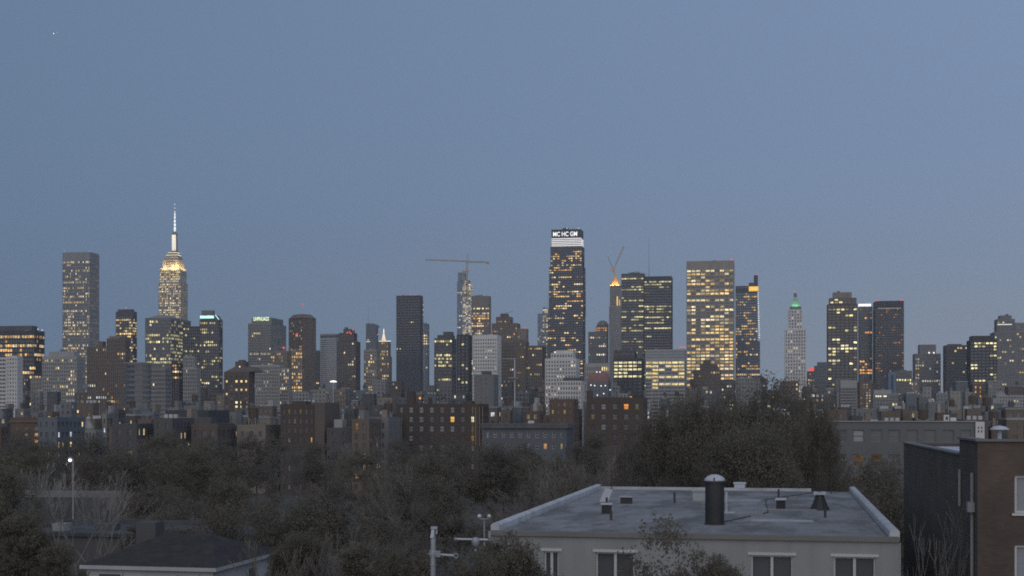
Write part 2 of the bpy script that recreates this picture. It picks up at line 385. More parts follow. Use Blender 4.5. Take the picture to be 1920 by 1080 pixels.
    t.solid('wall_stone', 308.5, 334, 481, 487.2, dy=6, d=21); t.solid('wall_midgrey', 312, 332, 476, 481.2, dy=8, d=17)
    t.solid('wall_midgrey', 315, 330.5, 472.5, 476.2, dy=9.5, d=14)
    CY_ = 16.5; cx = t.w(327.8, CY_); Z = lambda y: t.z(y, cx, CY_)
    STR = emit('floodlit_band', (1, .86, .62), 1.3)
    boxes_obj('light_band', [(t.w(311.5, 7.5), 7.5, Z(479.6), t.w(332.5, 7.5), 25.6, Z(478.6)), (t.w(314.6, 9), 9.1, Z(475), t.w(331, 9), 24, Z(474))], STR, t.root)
    v, f = lathe([(6.6, Z(472.6)), (6.0, Z(468)), (4.9, Z(440)), (5.8, Z(439.6)), (5.8, Z(438)), (3.6, Z(436.6)), (2.4, Z(434))], 12, cx, CY_); pydata('mooring_mast', v, f, 'wall_grey', t.root, smooth=False)
    for dx in (-2.6, .4, 3.0):
        a0 = 2.6 if dx == .4 else 2.0
        y_ = CY_-math.sqrt(5.6**2-dx*dx)*1.03
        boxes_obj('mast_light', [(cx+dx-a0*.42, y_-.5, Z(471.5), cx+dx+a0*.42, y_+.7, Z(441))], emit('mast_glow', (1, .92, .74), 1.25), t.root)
    for i, y in enumerate((436, 430.5, 424, 417, 410, 404, 398.5, 391, 384)):
        h = (4.6, 5.0, 5.2, 5.2, 5.0, 4.2, 2.4, 1.6, 1.6)[i]; r = (2.3, 2.3, 2.0, 1.8, 1.6, 1.4, 1.0, .7, .7)[i]
        v, f = frustum(8, r, r*.72, Z(y), Z(y-h), cx, CY_); pydata('spire_light', v, f, emit('spire_glow', (.97, .97, 1.0), 1.3), t.root)
    bars_obj('spire', [((cx, CY_, Z(437)), (cx, CY_, Z(400)), (1.4, .7)), ((cx, CY_, Z(400)), (cx, CY_, Z(380)), (.6, .25))], 'steel', t.root, 6)
    w0, w1 = t.w(306, 4), t.w(336, 4); zf = t.z(503.2, cx)
    for i in range(4):
        if i in (1,): continue
        x = w0+(w1-w0)*(i+.5)/4
        lamp_area('crown_floodlight', (x, -3.5, zf-1.0), (math.radians(140), 0, 0), 8, .8, 5500, (1, .68, .3), t.root)
    lamp_area('crown_floodlight', (t.w(336, 4)+8, 16, zf-1.0), (math.radians(140), 0, math.radians(90)), 24, .8, 6500, (1, .68, .3), t.root)
    t.build(); hero(290, 356, 'glowing spire skyscraper')
    t = B('office_tower', 'grey office tower with bright horizontal lit rows in front of the art deco skyscraper', 272, 1500, 'office tower'); t.tot = False
    L = dict(p=.12, rows=.55, fill=.65, pal='lemon', s=.95, range=(600,690), out=.12)
    _, _, _, t.top = t.block(272, 320, 596, d=54, bay=4.2, row=6.4, pf=.22, sf=.42, cap=5, wall='midgrey', lit=L, mode='h')
    v0, v1 = t.w(276, 5), t.w(318, 5); z = t.z(596); zz = t.z(589)
    pydata('gable_roof', [(v0,5,z),(v1,5,z),(v1,45,z),(v0,45,z),((v0+v1)/2-3,12,zz),((v0+v1)/2+3,12,zz),((v0+v1)/2+3,38,zz),((v0+v1)/2-3,38,zz)],
           [(0,1,5,4),(1,2,6,5),(2,3,7,6),(3,0,4,7),(4,5,6,7)], 'wall_grey', t.root); t.build(); hero(272, 343, 'bright-rowed tower')
    t = B('sign_tower', 'dark tower with glowing cyan sign along its slanted top', 343, 1350, 'office tower')
    L = dict(p=.1, rows=.14, fill=.5, pal='lemon', s=.85)
    t.tot = False; t.block(374, 411, 600, d=9, bay=4, row=6, pf=.25, sf=.42, cap=4, wall='dark', lit=L)
    t.block(343, 374, 612, tot=False, d=8, dy=1, bay=4, row=6, pf=.25, sf=.42, cap=3, wall='black', lit=L)
    t.top = t.z(600); t.roofbox(378, 399, 582, dy=3, d=5, wall='midgrey')
    z0, z1 = t.z(600), t.z(591.5); a, b, c = t.w(375), t.w(404), t.w(411)
    pydata('slanted_crown', [(a,0,z0),(c,0,z0),(b,0,z1),(a,0,z1),(a,8.6,z0),(c,8.6,z0),(b,8.6,z1),(a,8.6,z1)], [(0,1,2,3),(1,5,6,2),(5,4,7,6),(4,0,3,7),(3,2,6,7)], 'wall_teal', t.root)
    CY = emit('cyan_sign', (.55, 1, .98), 1.5)
    boxes_obj('sign', [(a+.3+i*2.35, -.5, t.z(597.5), a+.3+i*2.35+2.1, -.1, t.z(592.4)-(i % 3)*.12) for i in range(6)], CY, t.root)
    bars_obj('edge_light', [((b, -.2, z1), (c-.2, -.2, z0), .3)], CY, t.root); t.build(); hero(343, 420, 'cyan sign tower')
    t = B('small_office', 'small dark block with bright orange-yellow window rows beside ribbed stone block', 322, 950, 'building')
    t.block(322, 343, 680, d=16, bay=5, row=5.6, pf=.25, sf=.4, cap=4, wall='black', lit=dict(p=.0, rows=0, pal='warm', bands=[(683,702,.75),(708,712,.5)], s=1.1)); t.build()
    t = B('ribbed_block', 'stepped pale stone block with narrow vertical ribs beneath the cyan sign tower', 338, 1080, 'building')
    L = dict(p=.04, rows=.03, fill=.3, pal='white')
    t.block(338, 376, 690, d=24, bay=3.6, row=7, pf=.5, sf=.3, cap=3, wall='pale', lit=L)
    t.block(344, 370, 668, 690.2, dy=3, d=18, bay=3.4, row=7, pf=.5, sf=.3, cap=3, wall='pale', lit=L); t.build()
    # dark gabled block with bold square lights
    t = B('gabled_block', 'dark brown block with cupola and bold square yellow windows', 420, 900, 'building')
    Yw = (1,.78,.36); q = lambda v, c=Yw: tuple(x*v for x in c)
    LS = {}
    for j in (2,3,4,5): LS[(1,j)] = q(1.0)
    LS[(1,0)] = q(.8); LS[(3,2)] = q(.55); LS[(3,3)] = q(.6); LS[(3,4)] = q(.8,(1,.6,.2)); LS[(4,0)] = q(.7)
    for j in (2,3,4,5): LS[(6,j)] = q(1.25,(1,.86,.5)); LS[(7,j)] = q(1.05)
    LS[(8,2)] = q(.2,(1,.5,.15)); LS[(8,3)] = q(.15,(1,.5,.15))
    LS = {kk: tuple(x*1.7 for x in vv) for kk, vv in LS.items()}
    t.block(420, 478, 697, d=24, bay=9.6, row=7.9, pf=.5, sf=.42, cap=8, wall='darkbrown', objs=True, litset=LS, frame='wall_darkbrown')
    a, b = t.w(421), t.w(477); z0 = t.z(697); z1 = t.z(687); zc = (t.w(434), t.w(464))
    pydata('roof', [(a,0.5,z0),(b,0.5,z0),(b,23.5,z0),(a,23.5,z0),(zc[0],6,z1),(zc[1],6,z1),(zc[1],18,z1),(zc[0],18,z1)], [(0,1,5,4),(1,2,6,5),(2,3,7,6),(3,0,4,7),(4,5,6,7)], 'wall_darkbrown', t.root)
    boxes_obj('cupola', [(t.w(441,8), 8, z1-.1, t.w(459,8), 15, t.z(677)), (t.w(446,8), 9, t.z(677), t.w(455,8), 14, t.z(674))], 'wall_darkbrown', t.root)
    t.beacon(449.5, 687.5, dy=5.6, r=.5, m=emit('porch_lamp', (1,.9,.6), 1.2)); t.build(); hero(420, 478, 'dark brown gabled block')

def towers_midleft():
    t = B('sign_tower', 'grey ribbed tower with pale green lettering on its roof', 465, 1600, 'office tower'); t.tot = False
    L = dict(p=.04, rows=.1, fill=.4, pal='white', bands=[(660,668,.85),(618,640,.15)], run=.7)
    _, _, _, t.top = t.block(465, 508, 606, d=52, bay=3.6, row=4.8, pf=.42, sf=.36, cap=3, wall='grey', lit=L, dep=.7)
    t.roofbox(472, 510, 596, dy=3, d=38, wall='midgrey')
    text_mesh('rooftop_letters', 'UHPNUAGS', t.w(503)-t.w(474), 4.4, emit('green_sign', (.84, 1, .62), 1.5), t.root, (t.w(474), 1.8, t.z(601.6)))
    t.build(); hero(465, 523, 'green lettered tower')
    t = B('office_tower', 'brown chamfered tower with red light high on its front', 537, 1900, 'skyscraper'); t.tot = False
    t.root.rotation_euler.z = math.radians(-42); k = t.k()
    t.root.location.x = (566-CX)/F*1900-0; t.root.location.y = 1900
    # built in metres from the corner that faces the viewer
    def raw(x0, x1, y0, y1, z0, z1, L):
        nb = round((x1-x0)/2.9); nd = round((y1-y0)/2.9); nf = round((z1-z0)/3.7); bw = (x1-x0)/nb; fh = (z1-z0)/nf; bd = (y1-y0)/nd
        t.addbox('glass_dark', (x0+.5, y0+.5, z0, x1-.5, y1-.5, z1), True)
        Bx = t.wall.setdefault('wall_brown', [])
        for i in range(nf+1): Bx.append((x0+.1, y0+.1, z0+i*fh, x1-.1, y1-.1, z0+i*fh+1.6))
        for i in range(nb+1): Bx.append((max(x0, x0+i*bw-.6), y0, z0, min(x1, x0+i*bw+.6), y1, z1) if i in (0, nb) else (x0+i*bw-.6, y0, z0, x0+i*bw+.6, y0+.6, z1))
        for i in range(1, nd): Bx.append((x1-.6, y0+i*bd-.6, z0, x1-.001, y0+i*bd+.6, z1))
        for face, n, bb in (('F', nb, bw), ('R', nd, bd)):
            g = t.litgrid(nf, n, L, z0, fh, None)
            for (i, j), c in g.items():
                za, zb = z0+i*fh+1.65, z0+(i+1)*fh-.05; lo, hi = j*bb+.65, (j+1)*bb-.65
                t.lit.append(((x0+lo, y0+.45, za), (x0+hi, y0+.45, za), (x0+hi, y0+.45, zb), (x0+lo, y0+.45, zb)) if face == 'F' else ((x1-.45, y0+lo, za), (x1-.45, y0+hi, za), (x1-.45, y0+hi, zb), (x1-.45, y0+lo, zb))); t.litc.append(c)
    W = 29*k/math.cos(math.radians(42)); D = 23*k/math.sin(math.radians(42)); zt = ZC+(HY-598)*k-t.z0
    L = dict(p=.09, rows=.12, fill=.35, pal='warm', s=.85, bands=[(600,610,.25),(672,720,.35)])
    raw(-W, 0, 0, D, 0, zt, L)
    t.addbox('wall_brown', (-W+.1, .1, zt, -.1, D-.1, zt+2)); zt2 = ZC+(HY-588)*k-t.z0
    v = [(-W+.5,.5,zt+2),(-.5,.5,zt+2),(-.5,D-.5,zt+2),(-W+.5,D-.5,zt+2),(-W+5,5,zt2),(-5,5,zt2),(-5,D-5,zt2),(-W+5,D-5,zt2)]
    pydata('chamfered_roof', v, [(0,1,5,4),(1,2,6,5),(2,3,7,6),(3,0,4,7),(4,5,6,7)], 'wall_brown', t.root)
    bars_obj('antenna', [((-W/2, D/2, zt2-1), (-W/2, D/2, ZC+(HY-569)*k-t.z0), (.4,.15))], 'steel', t.root)
    for p, r in (((-W/2, D/2, ZC+(HY-568.5)*k-t.z0), .8), ((-W*.36, -.6, ZC+(HY-627)*k-t.z0), 1.5)):
        v, f = ball(r, p); pydata('beacon', v, f, RED, t.root)
    t.build(); hero(537, 589, 'brown chamfered tower')
    t = B('apartment_block', 'grey-brown block with red roof beacon between lettered tower and brown chamfered tower', 507, 1350, 'apartment block')
    L = dict(p=.12, rows=.15, fill=.5, pal='warm', bands=[(668,674,.7)], s=.9)
    t.block(507, 546, 658, d=26, bay=4, row=6.3, pf=.4, sf=.42, cap=4, wall='tan', lit=L); t.beacon(532, 652, r=1.0); t.build()
    t = B('apartment_block', 'tan block with two orange lit rows in front of brown chamfered tower', 546, 1250, 'apartment block')
    t.block(546, 572, 657, d=22, bay=4, row=6.3, pf=.4, sf=.42, cap=4, wall='tan', lit=dict(p=.15, rows=.4, fill=.6, pal='warm')); t.build()
    t = B('ribbed_block', 'long grey block with close vertical ribs and pinpoint lights under lettered tower', 470, 1020, 'building')
    L = dict(p=.05, rows=.06, fill=.4, pal='white', s=.8, bands=[(718,728,.4)])
    t.block(470, 524, 684, tot=False, d=10, bay=3.1, row=6.6, pf=.5, sf=.3, cap=4, wall='pale', lit=L, dep=.6)
    t.block(524, 547, 690, d=22, bay=3.4, row=6.6, pf=.4, sf=.4, cap=3, wall='grey', lit=dict(p=.18, rows=.1, pal='mixed')); t.build()
    t = B('banded_tower', 'pale tower of even horizontal bands with dark top storeys', 600, 1500, 'office tower'); t.tot = False
    t.block(600, 630, 634, d=30, bay=8, row=3.9, pf=0, sf=.55, cap=3.5, wall='pale', glass='glass_blue', mode='h', lit=dict(p=.0, rows=.0))
    t.block(600.2, 629.8, 629.5, 634.2, dy=.4, d=29, bay=8, row=4, pf=0, sf=.1, cap=.8, wall='dark', mode='h'); t.solid('wall_grey', 600.2, 629.8, 626, 629.3, dy=.3, d=29)
    t.build(); hero(596, 636, 'pale banded tower')
    t = B('slim_tower', 'slim dark tower edge beside pale banded tower', 592, 1800, 'office tower')
    t.block(592, 601, 657, d=20, bay=4, row=5, pf=.3, sf=.4, cap=5, wall='dark', lit=dict(p=.03, rows=0)); t.build()
    t = B('stepped_tower', 'dark brown stepped tower with cluster of red lights on its crown', 632, 1400, 'skyscraper')
    L = dict(p=.07, rows=.04, fill=.3, pal='white', s=.8)
    t.block(632, 676, 640, d=30, bay=4, row=5.6, pf=.4, sf=.42, cap=3, wall='darkbrown', lit=L)
    t.block(635, 670, 624, 640.2, dy=3, d=22, bay=4, row=5.6, pf=.4, sf=.42, cap=3, wall='darkbrown', lit=L)
    t.solid('wall_darkbrown', 644, 665, 617, 624.2, dy=6, d=14); t.solid('wall_brown', 646, 653, 613.5, 617.2, dy=7, d=8)
    for x, y in ((651,624),(655,622.5),(658,625),(662,618)): t.beacon(x, y, dy=2.5, r=.75)
    t.mast(661, 617, 611, dy=9, r=(.3,.1)); t.build(); hero(632, 676, 'red crowned stepped tower')
    t = B('slanted_tower', 'dark blue-grey tower with slanted top and thin mast', 686, 2200, 'office tower')
    t.block(686, 706, 612, tot=False, d=10, bay=4, row=5, pf=.2, sf=.45, cap=2, wall='bluegrey', mode='h', lit=dict(p=.02, rows=.0, pal='white'))
    a, b, c = t.w(686), t.w(699), t.w(706); z0, z1 = t.z(612), t.z(606.5)
    pydata('slanted_crown', [(a,.2,z0),(c,.2,z0),(b,.2,z1),(a,.2,z1),(a,25,z0),(c,25,z0),(b,25,z1),(a,25,z1)], [(0,1,2,3),(1,5,6,2),(5,4,7,6),(4,0,3,7),(3,2,6,7)], 'wall_bluegrey', t.root)
    t.block(706, 709, 628, d=24, dy=.5, bay=4, row=5, pf=.2, sf=.45, cap=2, wall='bluegrey', mode='h'); t.mast(691, 607, 575, r=(.7,.2)); t.beacon(708, 627, r=.9); t.beacon(690, 637, dy=-.4, r=.6, m=WHT); t.build()
    t = B('spire_tower', 'small beige tower with white lit crown and glowing little spire', 706, 1500, 'skyscraper')
    L = dict(p=.22, rows=.25, fill=.5, pal='warm', s=.85)
    t.block(706, 735, 668, d=22, bay=3.6, row=5.4, pf=.42, sf=.4, cap=2, wall='tan', lit=L); t.block(708.5, 733, 640, 668.2, dy=2, d=18, bay=3.6, row=5.2, pf=.42, sf=.4, cap=2, wall='tan', lit=L)
    boxes_obj('crown_light', [(t.w(710), 1.5, t.z(640.2), t.w(732), 1.9, t.z(639))], emit('crown_white', (1, .95, .8), 1.2), t.root)
    cx = t.w(719.5, 10); v, f = frustum(4, 2.9, .5, t.z(639.8), t.z(622), cx, 10, .785); pydata('spire', v, f, emit('spire_warm', (1, .82, .55), 1.05), t.root)  # spire emits all over in place of floodlight falling on it
    bars_obj('spire_tip', [((cx, 10, t.z(622)), (cx, 10, t.z(615)), (.5,.15))], WHT, t.root); t.build(); hero(706, 736, 'little spire tower')
    t = B('apartment_block', 'beige broad block with warm window columns beside little spire tower', 682, 1300, 'apartment block')
    t.block(682, 712, 656, d=22, bay=4, row=6, pf=.42, sf=.42, cap=3, wall='beige', lit=dict(p=.2, rows=.25, fill=.5, pal='yellow', s=.9)); t.build()
    t = B('black_tower', 'plain black slab tower with almost no lit windows and red roof lights', 743, 2000, 'skyscraper'); t.tot = False
    t.block(743, 788, 554, d=16, bay=3, row=5, pf=.25, sf=.5, cap=4, wall='black', lit=dict(p=.0, rows=.0, pal='white', bands=[(653,668,.12),(599,606,.06)], s=.6), dep=.4)
    for x in (770, 775, 780): t.beacon(x, 553, r=.55)
    t.build(); hero(743, 792, 'plain black slab tower')
    t = B('lit_mast', 'slim tower mast with red and white lights behind black slab tower', 791, 2100, 'mast')
    w = t.w(793, 5); segs = [((w+dx, 5+dy, t.z(700)), (w+dx*.4, 5+dy*.4, t.z(560)), .22) for dx, dy in ((-1.3,-1.3),(1.3,-1.3),(1.3,1.3),(-1.3,1.3))]
    bars_obj('lattice', segs, 'steel', t.root)
    for y in (563, 572, 581, 590, 598): t.beacon(793+(y % 2)*.4, y, dy=3, r=.55, m=RED if y in (563, 598) else WHT)
    t.build()
    t = B('office_tower', 'slim blue-grey tower with lit gridded upper windows beside black slab tower', 790, 2300, 'office tower')
    t.block(790, 805, 607, d=26, bay=3.6, row=5, pf=.35, sf=.4, cap=6, wall='bluegrey', lit=dict(p=.03, rows=0, pal='yellow', bands=[(629,648,.8)]), glass='glass_blue'); t.build()
    t = B('office_block', 'dark stepped office block with broken yellow window rows beside white gridded slab', 814, 1400, 'office tower')
    t.block(814, 856, 634, d=30, bay=3.7, row=6.6, pf=.2, sf=.42, cap=4, wall='dark', mode='h', lit=dict(p=.02, rows=.0, pal='lemon', bands=[(640,645,.35),(662,690,.6),(706,716,.55)], run=.65, s=.95))
    t.solid('wall_dark', 820, 853, 628, 634.2, dy=4, d=20); t.solid('wall_dark', 831, 851, 622, 628.2, dy=7, d=14); t.build(); hero(814, 856, 'dark stepped office block')
    # supertall under construction
    t = B('slender_tower', 'slender blue glass tower still being built with white lit core', 857, 2900, 'skyscraper'); t.tot = False
    t.block(857, 867, 528, d=22, bay=3.4, row=3.6, pf=.15, sf=.3, cap=1.5, wall='blueglass', glass='glass_blue', lit=dict(p=.06, rows=.1, fill=.5, pal='white', s=.6))
    t.block(867, 878, 525, d=22, dy=.4, bay=2.4, row=3.1, pf=.25, sf=.35, cap=1.5, wall='pale', lit=dict(p=.3, rows=.25, fill=.8, pal='white', s=.8, bands=[(530,550,.85),(580,592,.5)]))
    t.block(878, 882.5, 532, d=21, dy=.8, bay=4.5, row=2.6, pf=.15, sf=.35, cap=1, wall='white', lit=dict(p=.55, rows=.3, fill=.9, pal='white', s=.95))
    t.block(858.5, 865, 511, 528.2, dy=3, d=12, bay=3.2, row=4.5, pf=.12, sf=.2, cap=1, wall='blueglass', glass='glass_blue')
    t.block(865.2, 872, 511, 525.2, dy=3.5, d=12, bay=3.4, row=4.5, pf=.12, sf=.5, cap=1, wall='pale', glass='glass_pale'); t.build(); hero(857, 884, 'slender tower being built')
    t = B('office_tower', 'brown-topped tower with glowing orange storeys beside the slender tower being built', 884, 2400, 'office tower'); t.tot = False
    _, _, _, t.top = t.block(884, 917, 555, d=18, bay=3.3, row=4.7, pf=.22, sf=.4, cap=22, wall='tan', lit=dict(p=.08, rows=0, pal='warm', bands=[(578,582,.9),(588,600,.85),(606,616,.8),(618,630,.5)], s=1.05, run=.3)); t.build(); hero(884, 920, 'orange storeyed tower')
    t = B('dark_block', 'dark narrow block with single bright yellow windows beside white gridded slab', 856, 1150, 'apartment block')
    LS = {(2,1):(1.1,.9,.45),(8,1):(1,.85,.45),(9,2):(1,.9,.5),(12,0):(.8,.6,.25),(13,1):(1,.85,.45),(13,2):(1,.9,.5)}
    t.block(856, 885, 627, d=20, bay=8.5, row=6.4, pf=.45, sf=.42, cap=4, wall='black', litset=LS); t.build()
    t = B('gridded_slab', 'white concrete slab with deep dark dashes of windows in even rows', 885, 1000, 'office block'); t.tot = False
    t.block(886, 932, 628, d=17, bay=4.6, row=6.7, pf=.5, sf=.58, cap=8, wall='white', dep=.8, lit=dict(p=.03, rows=0, pal='white')); t.build(); hero(885, 940, 'white gridded slab')
    t = B('concrete_block', 'plain grey concrete block with flat penthouse in front of white gridded slab', 889, 850, 'building')
    t.block(889, 935, 702, d=18, bay=9, row=9, pf=.8, sf=.8, cap=8, wall='midgrey', lit=dict(p=.02, rows=0)); t.solid('wall_dark', 903, 922, 696, 702.2, dy=4, d=8); t.build()
    t = B('stepped_tower', 'brown jagged stepped tower with rooftop derrick beside orange-storeyed tower', 922, 1750, 'apartment tower')
    L = dict(p=.13, rows=.05, fill=.3, pal='warm', s=.7)
    t.block(922, 970, 606, tot=False, d=22, bay=4, row=5.4, pf=.42, sf=.42, cap=3, wall='brown', lit=L); t.block(930, 962, 594, 606.2, dy=4, d=18, bay=4, row=5.4, pf=.42, sf=.42, cap=3, wall='brown', lit=L)
    t.solid('wall_darkbrown', 938, 954, 588, 594.2, dy=7, d=10); t.block(970, 991, 616, d=24, dy=1, bay=4, row=5.4, pf=.42, sf=.42, cap=3, wall='tan', lit=L)
    w0, w1 = t.w(942, 9), t.w(962, 9); bars_obj('derrick', [((w0, 9, t.z(588)), (w1, 9, t.z(583)), .3), ((w0, 9, t.z(589)), (w0, 9, t.z(585)), .3)], 'steel', t.root)
    t.beacon(984, 615, r=.8); t.build(); hero(922, 992, 'jagged brown stepped tower')
    t = B('apartment_mass', 'broad dim brown apartment mass below jagged stepped tower', 936, 1250, 'apartment block')
    t.block(936, 986, 640, tot=False, d=18, bay=4, row=6, pf=.45, sf=.45, cap=4, wall='brown', lit=dict(p=.06, rows=.03, fill=.3, pal='mixed', s=.6)); t.block(986, 1024, 648, d=26, dy=2, bay=4, row=6, pf=.45, sf=.45, cap=4, wall='darkbrown', lit=dict(p=.14, rows=.08, fill=.4, pal='warm', s=.7)); t.build()
    t = B('slender_tower', 'slim pale blue tower half hidden by the lettered black tower', 1008, 2800, 'skyscraper')
    t.block(1008, 1017, 588, tot=False, d=16, bay=3.4, row=4, pf=.2, sf=.3, cap=2, wall='blueglass', glass='glass_blue', lit=dict(p=.1, rows=.1, pal='white', s=.7)); t.block(1017, 1030, 578, d=22, dy=1, bay=3.4, row=4, pf=.3, sf=.3, cap=2, wall='pale', lit=dict(p=.25, rows=.3, pal='white', s=.8)); t.mast(1026, 578, 545, r=(.4,.15)); t.build()

def towers_midright():
    # black tower with lettering and white light bands; the shaft swells slightly
    t = B('lettered_tower', 'tall black tower with white rooftop lettering and stacked white light bands', 1028, 2300, 'skyscraper'); t.tot = False
    prof = [(1034,1089,430,462),(1032,1091,462,500),(1029.5,1093,500,545),(1029,1093.5,545,590),(1027,1093,590,632),(1026,1093,632,None)]
    L = dict(p=.06, rows=.33, fill=.42, pal='warm', s=1.05, run=.55)
    for i, (x0, x1, y0, y1) in enumerate(prof):
        t.block(x0, x1, y0, None if y1 is None else y1+.2, d=34, dy=0 if i == 5 else .3*(5-i), bay=4.3, row=4.4, pf=.22, sf=.45, cap=30 if i == 0 else .5, wall='black', mode='h', lit=L if i else None, dep=.4)
    y_ = 1.4
    for i in range(5):
        y0, y1 = 446.5+i*3.3, 448.2+i*3.3
        boxes_obj('light_band', [(t.w(1034.3, y_), y_-.6, t.z(y1, 25), t.w(1089.2, y_), y_-.1, t.z(y0, 25)), (t.w(1089.2, y_)+.0, y_-.6, t.z(y1+.8, 25), t.w(1089.2, y_)+.5, y_+30, t.z(y0+.8, 25))], emit('band_white', (1, .97, .98), 1.0), t.root)
    text_mesh('rooftop_letters', 'MC HC GM', t.w(1082)-t.w(1037), 7.4, emit('letter_white', (1, 1, 1), 1.35), t.root, (t.w(1037), y_-.45, t.z(442.8, 25)))
    t.top = t.z(430, 25); t.mast(1060, 431, 421, dy=14, r=(.9,.3)); t.roofbox(1055, 1066, 427.5, dy=10, d=8); t.beacon(1085, 428, dy=4, r=.6, m=WHT); t.beacon(1063, 428, dy=4, r=.6, m=WHT); t.build(); hero(1024, 1098, 'tall black lettered tower')
    t = B('apartment_block', 'white stepped apartment block with square windows below the tall black lettered tower', 1022, 1000, 'apartment block')
    t.block(1022, 1088, 672, d=22, bay=5.4, row=6.9, pf=.5, sf=.5, cap=5, wall='white', lit=dict(p=.05, rows=.06, fill=.35, pal='white', s=.9)); t.block(1033, 1080, 662, 672.2, dy=3, d=16, bay=5, row=9, pf=.4, sf=.3, cap=3, wall='white')
    t.solid('wall_white', 1042, 1078, 657, 662.2, dy=5, d=11); t.build(); hero(1022, 1088, 'white stepped apartment block')
    t = B('apartment_block', 'lower white block with one orange window before the white stepped apartments', 1045, 880, 'apartment block')
    t.block(1045, 1096, 714, d=18, bay=5.2, row=9, pf=.42, sf=.42, cap=3, wall='white', litset={(1,8):(1,.35,.1),(1,0):(1,.9,.6)}, frame='wall_white'); t.solid('wall_dark', 1056, 1090, 708, 714.2, dy=4, d=9); t.build()
    t = B('colonnade_block', 'pale block with row of tall slot windows under its roof behind red mansard', 1096, 960, 'building')
    t.block(1096, 1149, 681, d=20, bay=3.9, row=11, pf=.5, sf=.35, cap=7, wall='pale', lit=dict(p=.02, rows=0)); t.build()
    t = B('mansard_hall', 'grey hall with dark red mansard dome and string of white lamps', 1101, 800, 'building')
    a, b, z0, z1 = t.block(1101, 1146, 716, d=16, bay=7, row=10, pf=.6, sf=.5, cap=4, wall='bluegrey', glass='glass_dark')
    m = (a+b)/2; v = []; f = []; pr = [(1.0, z1), (.97, z1+1.4), (.88, z1+3.2), (.7, z1+4.9), (.45, z1+5.9)]
    for sx, z in pr:
        h = (b-a)/2*sx; g = 8*sx; v += [(m-h, 8-g, z), (m+h, 8-g, z), (m+h, 8+g, z), (m-h, 8+g, z)]
    for i in range(4):
        for j in range(4): f.append((i*4+j, i*4+(j+1) % 4, i*4+4+(j+1) % 4, i*4+4+j))
    f.append((16,17,18,19)); pydata('mansard_roof', v, f, mat('roof_red', (.22,.12,.11), .8), t.root)
    for x, y in ((1119,697.5),(1125,697.5),(1108,722),(1115,723),(1127,723.5),(1135,723),(1132,738),(1120,741),(1144,731)): t.beacon(x, y, dy=-.5, r=.34, m=WHT, name='lamp')
    t.build()
    t = B('domed_tower', 'dim blue-grey tower with lit row and small dome beside the golden-topped tower', 1103, 1950, 'skyscraper')
    t.block(1103, 1141, 622, d=26, bay=4, row=5.4, pf=.35, sf=.42, cap=4, wall='midgrey', lit=dict(p=.05, rows=0, pal='white', bands=[(630,635,.9)]))
    t.block(1117, 1141, 612, 622.2, dy=3, d=18, bay=4, row=4.6, pf=.4, sf=.4, cap=2, wall='tan', lit=dict(p=.5, rows=.3, pal='orange', s=.8))
    cx = t.w(1130, 12); v, f = lathe([(8.6*math.cos(a)+.01, t.z(612)+9*math.sin(a)) for a in [i*math.pi/14 for i in range(8)]], 14, cx, 12); pydata('dome', v, f, 'wall_midgrey', t.root, smooth=True)
    t.beacon(1108, 644, dy=-.5, r=.7); t.beacon(1133, 645, dy=-.5, r=.7, m=emit('beacon_pink', (1,.35,.6), 1.6)); t.build()
    t = B('deco_tower', 'slim ribbed tower under a golden lit pyramid roof', 1142, 2500, 'skyscraper'); t.tot = False
    t.block(1142, 1164, 574, d=22, bay=2.6, row=5, pf=.5, sf=.12, cap=1.5, wall='stone', glass='glass_pale', lit=dict(p=.01, rows=0), dep=.9)
    t.block(1143.5, 1162.5, 536, 574.2, dy=1.5, d=19, bay=3.4, row=5, pf=.5, sf=.12, cap=1.5, wall='stone', dep=.9, lit=dict(p=.0, rows=0, pal='warm'))
    GL = emit('gold_window', (1, .6, .18), 1.15)
    boxes_obj('tall_window', [(t.w(1156.2), 1.2, t.z(573), t.w(1158.4), 1.45, t.z(556)), (t.w(1161), 1.2, t.z(573), t.w(1162.2), 1.45, t.z(562))], GL, t.root)
    zb, zt = t.z(536), t.z(513); cx = (t.w(1143.5)+t.w(1162.5))/2; v, f = frustum(8, 10.4, 1.2, zb+1.6, zt, cx, 11, .39)
    pydata('pyramid_roof', v, f, mat('gold_roof', (.62,.42,.18), .5, .15, .4), t.root)
    boxes_obj('balcony', [(cx-10.4, .6, zb, cx+10.4, 21.4, zb+1.5)], 'wall_stone', t.root)
    boxes_obj('lamp_row', [(cx-9.6+i*3.3, .45, zb+.3, cx-9.6+i*3.3+1.5, .75, zb+2.3) for i in range(6)], GL, t.root)
    for sx in (-5, 5): lamp_area('roof_floodlight', (cx+sx, -1.2, zb+1.0), (math.radians(150), 0, 0), 7, 1.0, 3800, (1, .5, .12), t.root)
    t.build(); hero(1140, 1166, 'golden-topped slim tower')
    t = B('glass_tower', 'wide dark glass tower of two joined slabs with yellow-green lit strips', 1165, 1900, 'skyscraper'); t.tot = False
    L = dict(p=.02, rows=.36, fill=.62, pal='lemon', s=.72, run=.75)
    t.block(1165, 1207, 513, d=24, dy=1, bay=4.6, row=5.1, pf=.1, sf=.5, cap=3, wall='dark', mode='h', lit=L, dep=.35); t.block(1207.6, 1259, 518, d=28, bay=4.6, row=5.1, pf=.1, sf=.5, cap=9, wall='black', mode='h', lit=L, dep=.35)
    t.top = t.z(513); t.solid('wall_dark', 1180, 1199, 511, 513.2, dy=6, d=10); t.mast(1217, 519, 443, dy=12, r=(.75,.2))
